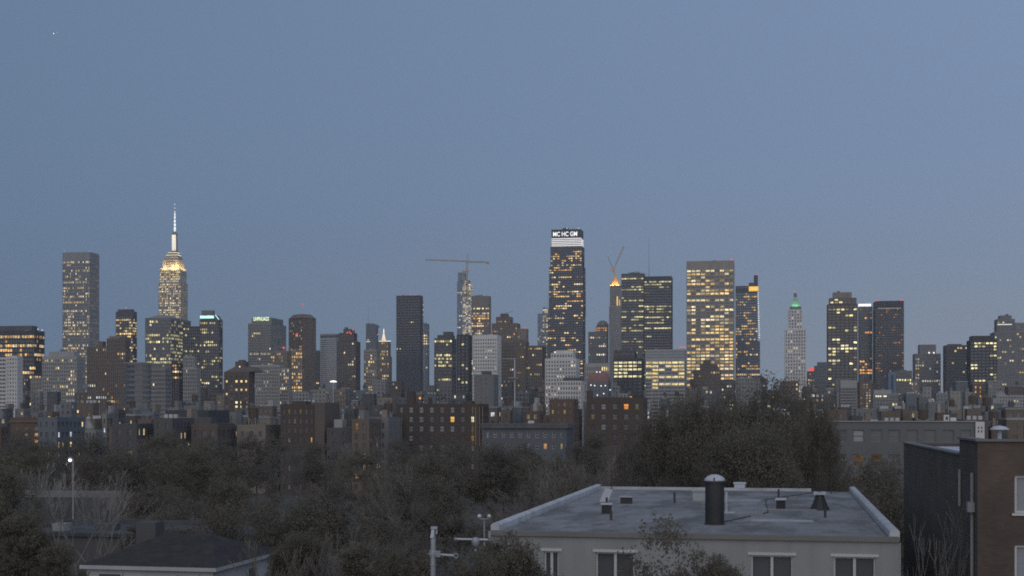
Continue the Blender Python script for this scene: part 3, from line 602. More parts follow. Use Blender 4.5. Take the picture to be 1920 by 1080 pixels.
    w0, w1 = t.w(1176, 8), t.w(1214, 8); bars_obj('roof_rail', [((w0, 8, t.z(512)), ((w0+w1)/2, 8, t.z(508)), .3), (((w0+w1)/2, 8, t.z(508)), (w1, 8, t.z(514)), .3)], 'steel', t.root); t.build(); hero(1165, 1260, 'wide two-slab tower')
    t = B('office_block', 'dark low office block with five bright pale-yellow window columns', 1150, 1250, 'office block')
    LS = {}
    for i, n in enumerate((6,5,6,3,6)):
        for j in range(n): LS[(i, j)] = tuple(x*(1.1 if (i+j) % 3 else .85) for x in (1,.88,.5))
    LS[(1,4)] = (.7,.6,.35); LS[(4,5)] = (.8,.7,.35)
    t.block(1150, 1208, 672, d=22, bay=9.4, row=6.6, pf=.2, sf=.45, cap=6, wall='black', mode='h', litset=LS); t.block(1151, 1194, 657, 672.2, dy=2, d=18, bay=9, row=20, pf=.2, sf=.8, cap=6, wall='dark')
    t.solid('wall_bluegrey', 1195, 1206, 658, 672.2, dy=1, d=15); t.build(); hero(1150, 1208, 'five lit columns block')
    t = B('office_block', 'pale banded office block with long glowing yellow storeys', 1210, 1120, 'office block')
    LS = {}; R = random.Random(4)
    for i, pr in ((0,.9),(1,.95),(2,.85),(3,.25),(4,.9),(5,.3),(6,.85),(7,.2)):
        for j in range(6):
            if R.random() < pr: u = R.uniform(.7, 1.15); LS[(i, j)] = tuple(x*u for x in R.choice(((1,.8,.35),(1,.74,.28),(1,.86,.5))))
    t.block(1210, 1287, 675, d=22, bay=12.6, row=6.7, pf=.12, sf=.45, cap=3, wall='pale', mode='h', litset=LS)
    t.block(1210.3, 1286.7, 655, 675.2, dy=.5, d=21, bay=30, row=6.4, pf=.06, sf=.6, cap=4, wall='pale', glass='glass_blue', mode='h'); t.build(); hero(1210, 1288, 'yellow storeyed block')
    for x in (1276, 1281, 1285): t.beacon(x, 651, dy=3, r=.55)
    t = B('gridded_tower', 'broad grey-brown tower with blank top and bright window grid', 1287, 1700, 'skyscraper'); t.tot = False
    t.block(1287, 1376, 489, d=40, bay=8.6, row=6.1, pf=.2, sf=.45, cap=17, wall='beige', lit=dict(p=.16, rows=.62, fill=.85, pal='yellow', s=.95, run=.2, bands=[(553,562,.04)]), dep=.5); t.beacon(1372, 487, r=1.1); t.build(); hero(1287, 1380, 'bright gridded tower')
    t = B('sign_tower', 'dark stepped tower with orange sign and string of white edge lights', 1379, 2300, 'skyscraper'); t.tot = False
    L = dict(p=.16, rows=.3, fill=.5, pal='warm', s=.75)
    t.block(1379, 1420.5, 548, 640, d=26, bay=3.8, row=5, pf=.2, sf=.42, cap=2, wall='dark', lit=L, mode='h', glass='glass_blue'); t.block(1379, 1425, 640, d=30, dy=-1, bay=3.8, row=5.4, pf=.3, sf=.42, cap=2, wall='dark', lit=L, mode='h')
    t.block(1379, 1421, 536, 548.2, dy=.5, d=25, bay=8, row=12, pf=.05, sf=.8, cap=2, wall='black'); t.solid('wall_black', 1404, 1413.2, 530, 536.2, dy=4, d=12); t.solid('wall_black', 1413.4, 1421, 516, 536.2, dy=4, d=12)
    boxes_obj('sign', [(t.w(1404), -.2, t.z(546.5), t.w(1422), .3, t.z(537.5))], emit('orange_sign', (1, .58, .08), 1.05), t.root)
    text_mesh('sign_marks', 'CDIOO', t.w(1420.5)-t.w(1406), 4.6, emit('amber_sign', (1, .75, .3), 1.3), t.root, (t.w(1406), -.24, t.z(544.5)))
    t.beacon(1419, 514.5, dy=5, r=.8)
    for i in range(22):
        y = 549+i*4; t.beacon(1421.3+(i*.12), y, dy=-.6, r=.72, m=WHT, name='edge_lamp')
    t.build(); hero(1379, 1428, 'orange sign tower')
    t = B('stepped_block', 'dark brown stepped block standing before broad tower with bright window grid', 1300, 1150, 'apartment block')
    L = dict(p=.08, rows=.03, fill=.3, pal='warm', s=.6)
    t.block(1300, 1352, 694, d=22, bay=4.4, row=6.4, pf=.45, sf=.45, cap=3, wall='brown', lit=L); t.block(1312, 1346, 683, 694.2, dy=3, d=15, bay=4.4, row=6, pf=.45, sf=.45, cap=2, wall='darkbrown'); t.solid('wall_darkbrown', 1318, 1333, 675, 683.2, dy=6, d=8); t.build()
    t = B('low_block', 'low grey block with flat roof beside the big dark tree top', 1352, 1000, 'building')
    t.block(1352, 1378, 712, d=20, bay=5, row=7, pf=.4, sf=.45, cap=3, wall='dark', lit=dict(p=.1, rows=0, pal='white')); t.build()
    t = B('low_block', 'low pale block under the dark tower with orange sign', 1380, 1003, 'building'); t.block(1380, 1428, 708, d=20, dy=3, bay=5, row=7, pf=.4, sf=.45, cap=3, wall='grey', lit=dict(p=.04, rows=0, pal='white')); t.build()

def towers_right():
    t = B('deco_tower', 'slim stone tower with green-lit pyramid top above the big tree', 1471.5, 1500, 'skyscraper'); t.tot = False
    L = dict(p=.12, rows=.1, fill=.3, pal='white', s=.6)
    t.block(1471.5, 1511.5, 617, d=22, bay=5.2, row=6.2, pf=.5, sf=.42, cap=3, wall='white', lit=L, dep=.7)
    t.block(1478, 1504.5, 580, 617.2, dy=3, d=15, bay=5.2, row=6.2, pf=.5, sf=.42, cap=3, wall='white', lit=L, dep=.7)
    cx = (t.w(1478, 10)+t.w(1504.5, 10))/2
    v, f = frustum(4, 9.4, 8.0, t.z(580), t.z(574.5), cx, 10.5, .785); pydata('attic', v, f, 'wall_midgrey', t.root)
    v, f = frustum(4, 8.0, 2.0, t.z(574.4), t.z(556), cx, 10.5, .785); pydata('pyramid_roof', v, f, mat('copper_roof', (.24,.34,.29), .6, .15, .4), t.root)
    v, f = lathe([(1.7, t.z(556)), (1.5, t.z(551)), (1.9, t.z(550.6)), (.3, t.z(547.5))], 8, cx, 10.5); pydata('lantern', v, f, 'wall_midgrey', t.root)
    t.beacon(1490, 546, dy=10, r=.5)
    boxes_obj('green_light', [(cx-2.6, 5.6, t.z(573), cx+2.6, 6.1, t.z(570))], emit('green_flood', (.4, 1, .5), .6), t.root)
    lamp_area('roof_floodlight', (cx, 2.6, t.z(574)+.3), (math.radians(152), 0, 0), 6, .8, 520, (.3, 1, .45), t.root)
    t.build(); hero(1470, 1513, 'green-lit stone tower')
    t = B('sign_block', 'low dark block with glowing red roof sign beside slim stone tower', 1513, 1450, 'building')
    t.block(1513, 1528, 696, d=18, bay=5, row=6, pf=.4, sf=.4, cap=3, wall='dark', lit=dict(p=.15, rows=0, pal='mixed'))
    a, b = t.w(1514), t.w(1526.5); v = [(a,-.3,t.z(694)),(a+2.6,-.3,t.z(695.5)),(b,-.3,t.z(695.5)),(b,-.3,t.z(688.5)),(a+2.6,-.3,t.z(690))]
    n = len(v); pydata('sign', v+[(x, .3, z) for x, y, z in v], [tuple(range(n)), tuple(range(2*n-1, n-1, -1))]+[(i, (i+1) % n, n+(i+1) % n, n+i) for i in range(n)], emit('red_sign', (1, .16, .12), .85), t.root)
    t.beacon(1519, 701.5, dy=-.5, r=.6); t.build()
    t = B('office_block', 'dim slate block with chamfered top left of the yellow-lit stepped tower', 1526, 1550, 'office block')
    t.block(1526, 1552, 686, d=24, bay=4, row=6, pf=.3, sf=.45, cap=3, wall='bluegrey', lit=dict(p=.05, rows=0, pal='orange', s=.5)); t.solid('wall_bluegrey', 1532, 1552, 679, 686.2, dy=3, d=16); t.build()
    t = B('office_tower', 'stepped dark tower with strong scattered yellow window strips', 1550, 1600, 'skyscraper')
    L = dict(p=.1, rows=.42, fill=.42, pal='lemon', s=1.15, run=.55, bands=[(626,636,.03)])
    t.block(1550, 1608, 570, d=24, bay=8, row=5.6, pf=.25, sf=.42, cap=3, wall='darkbrown', lit=L); t.block(1554, 1606, 558.5, 570.2, dy=1.5, d=20, bay=8, row=5.6, pf=.25, sf=.42, cap=2, wall='brown', lit=L); t.solid('wall_tan', 1561, 1597, 548, 558.7, dy=5, d=12); t.solid('wall_dark', 1569, 1575, 546, 548.2, dy=7, d=4); t.build(); hero(1550, 1609, 'yellow strip tower')
    t = B('sign_tower', 'grey tower with white roof sign and reddish lit lower storeys', 1609, 1750, 'office tower')
    t.block(1609, 1636, 574.5, d=24, bay=4.6, row=5.4, pf=.2, sf=.42, cap=4, wall='midgrey', mode='h', lit=dict(p=.05, rows=.12, fill=.4, pal='orange', s=.95, bands=[(676,704,.75)]))
    boxes_obj('sign', [(t.w(1609.5), -.4, t.z(574.4), t.w(1633), .6, t.z(570))], emit('sign_white', (1,1,1), 1.4), t.root); t.build(); hero(1609, 1634, 'white sign tower')
    t = B('dark_tower', 'square dark tower with red corner lights and a thin lit line under its top', 1641, 1700, 'skyscraper'); t.tot = False
    t.block(1641, 1695, 576, d=36, bay=3.2, row=4.8, pf=.4, sf=.45, cap=3, wall='dark', lit=dict(p=.1, rows=.06, fill=.4, pal='orange', s=.42), dep=.5); t.solid('wall_black', 1641.2, 1694.8, 564, 575.2, dy=.2, d=35)
    boxes_obj('light_line', [(t.w(1646), -.25, t.z(578.6), t.w(1690), -.05, t.z(577.8))], emit('dim_line', (1, .9, .8), .45), t.root)
    for x in (1641.5, 1644.5, 1647.5): t.beacon(x, 564.5, r=.75)
    for x in (1689.5, 1692.5): t.beacon(x, 563, r=.75)
    t.build(); hero(1634, 1698, 'red cornered dark tower')
    t = B('blank_top_block', 'pale block with blank white top and banded storeys by the big tree', 1573, 1000, 'building')
    t.block(1573, 1607, 727, d=20, bay=3.6, row=5.4, pf=.2, sf=.5, cap=1, wall='grey', mode='h'); t.solid('wall_pale', 1573, 1607, 713, 727.1, dy=-.1, d=20.3); t.build()
    t = B('narrow_block', 'narrow brown block with twin columns of small lights beside blank white top', 1608, 900, 'apartment block')
    t.block(1608, 1634, 715, d=20, bay=5, row=5, pf=.5, sf=.45, cap=5, wall='brown', lit=dict(p=.35, rows=0, pal='mixed', s=.6, run=0)); t.build()
    t = B('lit_hall', 'pale grey hall with bright white lamps along its eaves and square yellow windows', 1633, 760, 'building')
    LS = {(2,6):(1,.85,.45),(2,7):(1,.8,.4),(3,7):(1,.85,.45),(3,8):(1,.9,.5),(1,8):(.8,.7,.4)}
    t.block(1633, 1684, 738, d=16, bay=5.6, row=6.6, pf=.4, sf=.4, cap=5, wall='grey', litset=LS); t.solid('wall_pale', 1636, 1672, 731, 738.2, dy=3, d=10)
    for x in (1643, 1647, 1651, 1658, 1661): t.beacon(x, 743, dy=-.4, r=.42, m=emit('eave_lamp', (1,.92,.75), 1.3), name='lamp')
    t.build()
    t = B('slate_block', 'blue-grey flat block with grey side wing below red-cornered dark tower', 1662, 1100, 'building')
    t.block(1662, 1680, 697, d=24, bay=20, row=20, pf=.9, sf=.9, cap=6, wall='blueglass'); t.block(1680, 1710, 695, tot=False, d=18, dy=1, bay=4.6, row=6, pf=.45, sf=.45, cap=4, wall='midgrey', lit=dict(p=.1, rows=.04, pal='lemon')); t.build()
    t = B('apartment_tower', 'grey-brown stepped apartment tower with two white lights below its cap', 1711, 1500, 'apartment tower')
    L = dict(p=.13, rows=.05, fill=.3, pal='mixed', s=.6)
    t.block(1711, 1764, 663, d=24, bay=4.2, row=5.8, pf=.42, sf=.45, cap=3, wall='midgrey', lit=L); t.solid('wall_midgrey', 1721, 1755, 646, 663.2, dy=4, d=15)
    t.beacon(1742, 661.5, dy=3, r=.8, m=WHT); t.beacon(1751, 661.5, dy=3, r=.8, m=WHT)
    for x in (1727, 1740, 1752): t.beacon(x, 645, dy=5, r=.4)
    t.build(); hero(1711, 1766, 'grey-brown stepped apartment tower')
    t = B('office_tower', 'dark plain tower with one short lit row near its top', 1768, 1450, 'office tower')
    t.block(1768, 1815, 647, d=24, bay=5, row=5.6, pf=.3, sf=.45, cap=4, wall='dark', lit=dict(p=.04, rows=.08, fill=.3, pal='yellow', s=.8, bands=[(652,658,.4)])); t.solid('wall_dark', 1776, 1803, 645, 647.2, dy=5, d=10); t.build(); hero(1768, 1812, 'dark plain tower')
    t = B('office_tower', 'black boxy tower with clumps of yellow window strips at its right', 1812, 1350, 'office tower')
    t.block(1812, 1870, 637, d=26, bay=7, row=5.8, pf=.25, sf=.45, cap=5, wall='black', mode='h', lit=dict(p=.07, rows=.3, fill=.4, pal='lemon', s=1.0, run=.55, range=(642,735))); t.solid('wall_black', 1817, 1862, 629.5, 637.2, dy=3, d=18); t.build(); hero(1812, 1870, 'black boxy tower')
    t = B('domed_tower', 'broad dim tower with rounded shoulders and thin white light line under its cap', 1856, 1700, 'skyscraper')
    L = dict(p=.12, rows=.1, fill=.35, pal='yellow', s=.75)
    t.block(1856, 1934, 622, d=34, bay=4.4, row=5.6, pf=.35, sf=.45, cap=3, wall='midgrey', lit=L); t.block(1864, 1903, 598, 622.2, dy=4, d=22, bay=4.4, row=5.4, pf=.35, sf=.45, cap=5, wall='midgrey', lit=dict(p=.04, rows=0, pal='white')); t.block(1903.3, 1926, 605, 622.1, tot=False, dy=5, d=8, bay=4.4, row=5.4, pf=.35, sf=.45, cap=3, wall='grey', lit=L)
    t.solid('wall_midgrey', 1871, 1897, 591.5, 598.2, dy=7, d=14); t.solid('wall_dark', 1885, 1891, 589, 591.7, dy=9, d=6); t.mast(1876, 592, 587, dy=10, r=(.25,.1))
    boxes_obj('light_line', [(t.w(1870, 4), 3.6, t.z(609.4, 0, 4), t.w(1897, 4), 3.95, t.z(608, 0, 4))], emit('line_white', (.95, 1, .95), 1.0), t.root); t.build(); hero(1856, 1920, 'light line tower')
    t = B('old_hotel', 'cream gabled old block with rows of small windows at the city edge', 1860, 820, 'building')
    t.block(1860, 1932, 741, d=16, bay=5, row=6.4, pf=.45, sf=.45, cap=3, wall='pale', lit=dict(p=.03, rows=0, pal='white'))
    a, b, z = t.w(1868), t.w(1888), t.z(741); pydata('gable', [(a,.4,z),(b,.4,z),((a+b)/2,.4,z+2.6),(a,12,z),(b,12,z),((a+b)/2,12,z+2.6)], [(0,1,2),(1,4,5,2),(4,3,5),(3,0,2,5)], 'wall_pale', t.root); t.build()

towers_left(); towers_midleft(); towers_midright(); towers_right()

# ---------------------------------------------------------------- cranes
def lattice(p, q, s, n, r):
    p = Vector(p); q = Vector(q); d = (q-p).normalized(); up = Vector((0,0,1)) if abs(d.z) < .9 else Vector((0,1,0))
    a = d.cross(up).normalized()*s; b = a.cross(d).normalized()*s; seg = []
    cs = [a+b, a-b, -a-b, -a+b]
    for c in cs: seg.append((p+c, q+c, r))
    for i in range(n):
        u = p.lerp(q, i/n); w = p.lerp(q, (i+1)/n)
        for j in range(4): seg.append((u+cs[j], w+cs[(j+1) % 4], r*.7))
    return seg
def cranes():
    Y = 2890; k = Y/F; P = lambda x, y, dy=0: ((x-CX)*(Y+dy)/F, Y+dy, ZC+(HY-y)*(Y+dy)/F)
    x, y, z = P(876, 560); t = thing('tower_crane', 'rust orange tower crane with long jib over the slender tower being built', 'crane', (x, y, z))
    L = lambda px, py: tuple(Vector(P(px, py))-Vector((x, y, z)))
    bars_obj('mast', lattice(L(876, 560), L(876, 489), 1.4, 16, .34), 'rust', t)
    bars_obj('jib', lattice(L(876, 490), L(797, 487), 1.0, 26, .3), 'rust', t); bars_obj('counter_jib', lattice(L(876, 490.5), L(915, 492), 1.1, 12, .32), 'rust', t)
    bars_obj('apex', [(L(874.8, 489), L(876.5, 474), .35), (L(877.6, 489), L(876.5, 474), .35)], 'rust', t)
    bars_obj('tie', [(L(876.5, 476), L(830, 488), .12), (L(876.5, 476), L(906, 491), .12)], 'steel', t)
    a = L(916, 494); boxes_obj('counterweight', [(a[0]-5, -1.6, a[2]-1, a[0]+1.5, 1.6, a[2]+3.4)], 'rust', t); a = L(873, 509); boxes_obj('collar', [(a[0]-7.5, -2, a[2]-1, a[0]+7, 2.2, a[2]+2.2)], 'rust', t)
    a = L(878, 494); boxes_obj('cab', [(a[0]-.2, -2.8, a[2]-1.2, a[0]+2.2, -1.2, a[2]+1.6)], 'steel', t)
    Y = 2508; P = lambda x, y, dy=0: ((x-CX)*(Y+dy)/F, Y+dy, ZC+(HY-y)*(Y+dy)/F)
    x, y, z = P(1150.5, 514); t = thing('luffing_crane', 'thin luffing crane with raised boom above the golden pyramid roof', 'crane', (x, y, z))
    L = lambda px, py: tuple(Vector(P(px, py))-Vector((x, y, z)))
    bars_obj('mast', lattice(L(1151, 514), L(1151, 505), .9, 4, .3), 'rust', t); bars_obj('boom', lattice(L(1150, 506), L(1169.5, 462.5), .75, 16, .26), 'rust', t)
    bars_obj('back_stay', lattice(L(1149, 503), L(1139.5, 480), .35, 8, .16), 'steel', t); a = L(1149, 507); boxes_obj('machine_deck', [(a[0]-4.5, -1.5, a[2]-1, a[0]+3, 1.5, a[2]+2.4)], 'rust', t)
    a = L(1169.5, 462.5); v, f = ball(.8, a); pydata('boom_lamp', v, f, 'steel', t)
cranes()

# ---------------------------------------------------------------- low city: five ranks of small buildings between the towers and the trees
TANK_MESH = {}
def water_tank(t, w, d, z, s=1.0):
    if 'tank' not in TANK_MESH:
        v, f = lathe([(1.7, 2.2), (1.75, 5.4), (1.9, 5.5), (.1, 7.0)], 10); a = mesh_from(v, f, 'water_tank', 'wood')
        v, f = join([bar((x, y, 0), (x*.9, y*.9, 2.3), .12) for x in (-1.2, 1.2) for y in (-1.2, 1.2)]+[bar((-1.5, s*1.1, 2.05), (1.5, s*1.1, 2.05), .14) for s in (-1, 1)]+[bar((s*1.1, -1.5, 2.05), (s*1.1, 1.5, 2.05), .14) for s in (-1, 1)]); TANK_MESH['tank'] = (a, mesh_from(v, f, 'tank_stand', 'steel'))
    o = link('water_tank', TANK_MESH['tank'][0], None, t.root, (w, d, z)); o.scale = (s, s, s); link('tank_stand', TANK_MESH['tank'][1], None, o)
def mesh_from(v, f, name, m):
    me = bpy.data.meshes.new(name); me.from_pydata([tuple(p) for p in v], [], f); me.update(); me.materials.append(MATS[m] if isinstance(m, str) else m); return me
def ref(px, table):
    b = min(table, key=lambda h: 0 if h[0] <= px <= h[1] else min(abs(px-h[0]), abs(px-h[1]))); return b[2]
MIDREF = []
def infill():
    R = random.Random(11); colw = dict(grey='grey', midgrey='mid grey', brown='brown', darkbrown='dark brown', tan='tan', beige='beige', pale='pale', bluegrey='slate grey', brick='brick', dark='charcoal', teal='grey-green')
    ranks = [(1180, 1260, 708, 742, 18, 40, 'back row'), (1040, 1080, 728, 756, 16, 40, 'second row'), (650, 720, 750, 774, 15, 40, 'middle row'), (540, 580, 762, 788, 18, 46, 'front row'), (430, 465, 782, 804, 24, 54, 'tree-side row')]
    skip = {3: [(15, 145), (312, 415)], 4: [(0, 60), (140, 200), (505, 612), (735, 1065), (1095, 1210), (1300, 1560)]}
    for ri, (Y0, Y1, t0, t1, w0, w1, where) in enumerate(ranks):
        x = -30.0
        while x < 1950:
            w = R.uniform(w0, w1); Y = R.uniform(Y0, Y1); top = R.uniform(t0, t1)
            mid = x+w/2
            if ri >= 2 and (742 < mid < 900): top = max(top, 764)
            if ri >= 2 and 405 < mid < 495: top = max(top, 769)
            if ri == 2 and (0 < mid < 60 or 870 < mid < 950 or 1010 < mid < 1110 or 1625 < mid < 1690): top = max(top, 766)
            bad = any(a-w*.5 < mid < b+w*.5 for a, b in skip.get(ri, [])) or (ri >= 2 and 1180 < mid < 1560 and R.random() < .6)
            if bad or R.random() < .06: x += w*.6; continue
            wall = R.choice(['grey','midgrey','midgrey','brown','brown','darkbrown','darkbrown','tan','bluegrey','brick','dark','dark','teal'] + (['pale','beige'] if ri < 3 else ['brown','dark']))
            feat = R.choice(['flat roof', 'flat roof', 'roof hut', 'water tank', 'parapet', 'roof vents'])
            lamp = R.random()
            lw = 'dark' if lamp < .25 else ('sparsely lit' if lamp < .8 else 'well lit')
            lab = f"{lw} {colw[wall]} building with {feat}, {where} below {ref(mid, HERO)}"
            t = B('low_building', lab, x, Y, 'building', 'low buildings of the city below the towers', seed=ri*1000+int(x))
            k = Y/F; L = None if lamp < .25 else dict(p=.07 if lamp < .8 else .2, rows=0, pal='mixed', s=R.uniform(.5, .95), run=.1)
            if ri >= 3 and L: L['p'] *= 1.3
            d = R.uniform(13, 20); a, b, z0, z1 = t.block(x, x+w, top, d=d, bay=R.uniform(2.6, 4.2)/k, row=R.uniform(3.1, 3.9)/k, pf=R.uniform(.4, .65), sf=R.uniform(.4, .55), cap=R.uniform(1.0, 2.2)/k, wall=wall, lit=L, dep=.3, flush=True)
            if feat == 'roof hut' or R.random() < .25:
                ww = (b-a)*R.uniform(.2, .4); xo = a+R.uniform(.05, .5)*(b-a); boxes_obj('roof_hut', [(xo, d*.3, z1-.05, xo+ww, d*.6, z1+R.uniform(2, 3.6))], 'wall_'+R.choice(['midgrey','dark','tan','pale']), t.root)
            if feat == 'water tank': water_tank(t, a+R.uniform(.25, .75)*(b-a), d*.4, z1-.02, R.uniform(.7, 1.0))
            if feat == 'parapet': boxes_obj('parapet', [(a-.15, -.15, z1, b+.15, .25, z1+.8), (a-.15, .25, z1, a+.2, d, z1+.8), (b-.2, .25, z1, b+.15, d, z1+.8)], 'wall_pale' if R.random() < .5 else 'wall_grey', t.root)
            if feat == 'roof vents': [boxes_obj('roof_vent', [(a+(b-a)*(.2+.25*i), d*.3, z1-.02, a+(b-a)*(.2+.25*i)+1.2, d*.3+1.2, z1+1.2)], 'steel', t.root) for i in range(3)]
            t.build(); x += w+R.uniform(-1, 6)
infill()

# ---------------------------------------------------------------- nearer buildings that show single windows
def q3(c, v): return tuple(x*v for x in c)
OR, YE, WY = (1, .5, .14), (1, .74, .32), (1, .9, .55)
def midground():
    t = B('brick_apartments', 'brown brick apartment house with scattered orange windows under a pale cornice', 20, 600, 'apartment house')
    LS = {(1,1):q3(WY,.25),(1,2):q3(OR,.8),(1,4):q3(YE,.6),(2,2):q3(OR,1.0),(3,3):q3(YE,.55),(3,4):q3(YE,.5),(4,1):q3(WY,.3),(4,2):q3(OR,.8),(5,1):q3(OR,.4)}
    t.block(20, 140, 792, d=18, bay=22, row=12.4, pf=.62, sf=.45, cap=8, wall='brick', objs=True, litset=LS, frame='wall_tan', dep=.4)
    a, b, z = t.w(20), t.w(140), t.z(792); boxes_obj('cornice', [(a-.4, -.5, z, b+.4, .6, z+.9)], 'wall_brown', t.root); boxes_obj('parapet', [(a, 0, z+.9, b, .5, z+2.2)], 'wall_brick', t.root)
    boxes_obj('chimney', [(a+4, 6, z-.1, a+5.4, 7.6, z+3)], 'wall_brick', t.root); t.build(); MIDREF.append((15, 145, 'brown brick apartment house'))
    t = B('brick_house', 'narrow reddish brick house at the edge of the brick apartments', -22, 520, 'house')
    t.block(-22, 18, 800, d=14, bay=13, row=15, pf=.55, sf=.5, cap=8, wall='redbrick', objs=True, litset={}, frame='wall_tan', dep=.35); t.build(); MIDREF.append((-20, 18, 'narrow reddish brick house'))
    # white cupola building
    t = B('cupola_building', 'white civic building with round cupola and little arcade above the trees', 140, 500, 'building')
    a, b, z0, z1 = t.block(140, 194, 806, d=14, bay=7, row=14, pf=.5, sf=.3, cap=5, wall='grey', objs=True, litset={}, frame='wall_pale', dep=.4)
    cx = t.w(166, 6)
    for nm, prof in (('drum', [(2.1, z1), (1.8, z1+1.0), (1.2, z1+2.2), (1.0, z1+3.6), (1.15, z1+3.7)]), ('dome', [(1.0, z1+3.7), (.85, z1+4.3), (.5, z1+4.7), (.1, z1+4.9), (.08, z1+5.8)])):
        v, f = lathe(prof, 14, cx, 6); pydata(nm, v, f, 'wall_pale', t.root, smooth=True)
    boxes_obj('pavilion', [(t.w(141), 1, z1, t.w(150), 7, z1+2.6)], 'wall_pale', t.root); t.build(); MIDREF.append((140, 200, 'white cupola building'))
    t = B('flat_shed', 'long low house with pale blue-grey flat roof and a pair of orange windows', 204, 470, 'house')
    a, b, z0, z1 = t.block(204, 322, 802, d=26, bay=14, row=20, pf=.6, sf=.45, cap=10, wall='brown', objs=True, litset={(0,1):q3(OR,1.1),(0,2):q3(OR,1.0)}, frame='wall_brown', dep=.35)
    boxes_obj('roof_sheet', [(a-.2, -.2, z1, b+.2, 26.2, z1+.12)], 'roof_grey', t.root); pydata('roof_light', [(b-9,3,z1+.12),(b-1,3,z1+.12),(b-1,3,z1+1.0),(b-9,3,z1+2.3),(b-9,9,z1+.12),(b-1,9,z1+.12),(b-1,9,z1+1.0),(b-9,9,z1+2.3)], [(0,1,2,3),(1,5,6,2),(5,4,7,6),(4,0,3,7),(3,2,6,7)], 'wall_pale', t.root); t.build(); MIDREF.append((204, 310, 'pale flat-roofed house'))
    t = B('dark_shed', 'long dark flat-fronted block with blank slate top band', 312, 520, 'building')
    a, b, z0, z1 = t.block(312, 410, 794, d=20, bay=12, row=16, pf=.7, sf=.5, cap=3, wall='darkbrown', objs=True, litset={(0,6):q3(OR,.5)}, frame='wall_darkbrown', dep=.35)
    boxes_obj('blank_top', [(a-.3, -.3, z1, b+.3, 20.3, t.z(769))], mat('slate', (.055,.062,.065), .7), t.root); t.build(); MIDREF.append((312, 412, 'long dark flat-fronted block'))
    t = B('corner_house', 'dark brick corner house with a brown pier and one orange window', 526, 450, 'apartment house')
    LS = {(3,5):q3(OR,.9),(0,1):q3(WY,.12),(0,3):q3(WY,.12)}
    a, b, z0, z1 = t.block(526, 590, 758, d=16, bay=12, row=17, pf=.6, sf=.45, cap=9, wall='darkbrick', objs=True, litset=LS, frame='wall_darkbrick', dep=.4); t.solid('wall_darkbrown', 590, 609, 755, dy=-.8, d=16); t.solid('wall_darkbrick', 548, 572, 752, 758.2, dy=4, d=6); t.build(); MIDREF.append((505, 612, 'dark brick corner house'))
    # central dark brick house with pale windows
    t = B('brick_tenement', 'dark brick tenement with pale sash windows, one glowing orange and one bright white', 742, 470, 'apartment house')
    t.palep = .55; LS = {(1,5):q3((1,.58,.16),1.0),(1,7):q3((1,.93,.68),1.2),(3,7):q3(OR,.3)}
    a, b, z0, z1 = t.block(742, 897, 757, d=18, bay=19.6, row=18.4, pf=.58, sf=.36, cap=6, wall='darkbrick', glass='glass_pale', objs=True, litset=LS, frame='wall_darkbrick', dep=.45)
    t.top = z1; boxes_obj('chimney', [(t.w(762, 4), 4, z1-.1, t.w(776, 4), 7, t.z(733)), ], 'wall_darkbrick', t.root); boxes_obj('chimney', [(t.w(803, 4), 4, z1-.1, t.w(808, 4), 5.5, t.z(745))], 'wall_darkbrick', t.root); boxes_obj('roof_hut', [(t.w(868, 5), 5, z1-.1, t.w(884, 5), 11, t.z(751.5))], 'wall_darkbrick', t.root)
    for px in (886, 892, 899, 905): 
        w = t.w(px); bars_obj('drain_pipe', [((w, -.12, z1-1), (w, -.12, z1-14), .09)], 'rust', t.root)
    t.build(); MIDREF.append((742, 900, 'dark brick tenement'))
    # long blue-grey house
    t = B('long_house', 'long blue-grey house with dark eaves and two rows of white-framed windows', 905, 395, 'house')
    a, b, z0, z1 = t.block(905, 1062, 803, d=14, bay=15.5, row=21, pf=.62, sf=.5, cap=7, wall='slate', objs=True, litset={(1,7):q3(OR,.6),(1,9):q3(YE,.35)}, frame='wall_white', dep=.35)
    boxes_obj('dark_eaves', [(a-.5, -.6, z1, b+.5, 14.5, t.z(794))], 'roof_dark', t.root); t.build(); MIDREF.append((903, 1064, 'long blue-grey house'))
    boxes_obj('skylight_hood', [(t.w(990, 8), 8, t.z(794, 12), t.w(1000, 8), 10, t.z(789, 12))], 'wall_white', t.root)
    t = B('brick_terrace', 'dark brick terrace house with glowing orange upper window beside the big tree', 1100, 430, 'house')
    a, b, z0, z1 = t.block(1100, 1206, 745, d=16, bay=21, row=19, pf=.55, sf=.42, cap=12, wall='darkbrick', objs=True, litset={(0,3):q3((1,.38,.09),1.0),(0,4):q3(WY,.15),(1,0):q3(WY,.12)}, frame='wall_darkbrick', dep=.4); t.build(); MIDREF.append((1098, 1208, 'dark brick terrace house'))
    t = B('brick_house', 'small brown brick house with dark tree line beside lower white block', 1030, 520, 'house')
    t.block(1030, 1085, 748, d=14, bay=13, row=14, pf=.6, sf=.45, cap=6, wall='brick', objs=True, litset={(1,0):q3(YE,.4),(1,2):q3(YE,.3)}, frame='wall_brown', dep=.35); t.build()
    # long grey flat building on the right
    t = B('long_flats', 'long grey flat-roofed house with wide paired windows behind the dark brick house', 1560, 185, 'apartment house')
    a, b, z0, z1 = t.block(1560, 1829, 791, d=16, bay=33, row=46, pf=.35, sf=.5, cap=15, wall='flats', glass='glass_pale', objs=True, litset={(1,1):q3(OR,.09),(1,2):q3(OR,.06)}, frame='wall_midgrey', dep=.35)
    boxes_obj('roof_edge', [(a-.15, -.15, z1, b+.1, .2, z1+.14)], 'wall_pale', t.root); t.solid('wall_white', 1829.3, 1846, 791, dy=-.3, d=12)
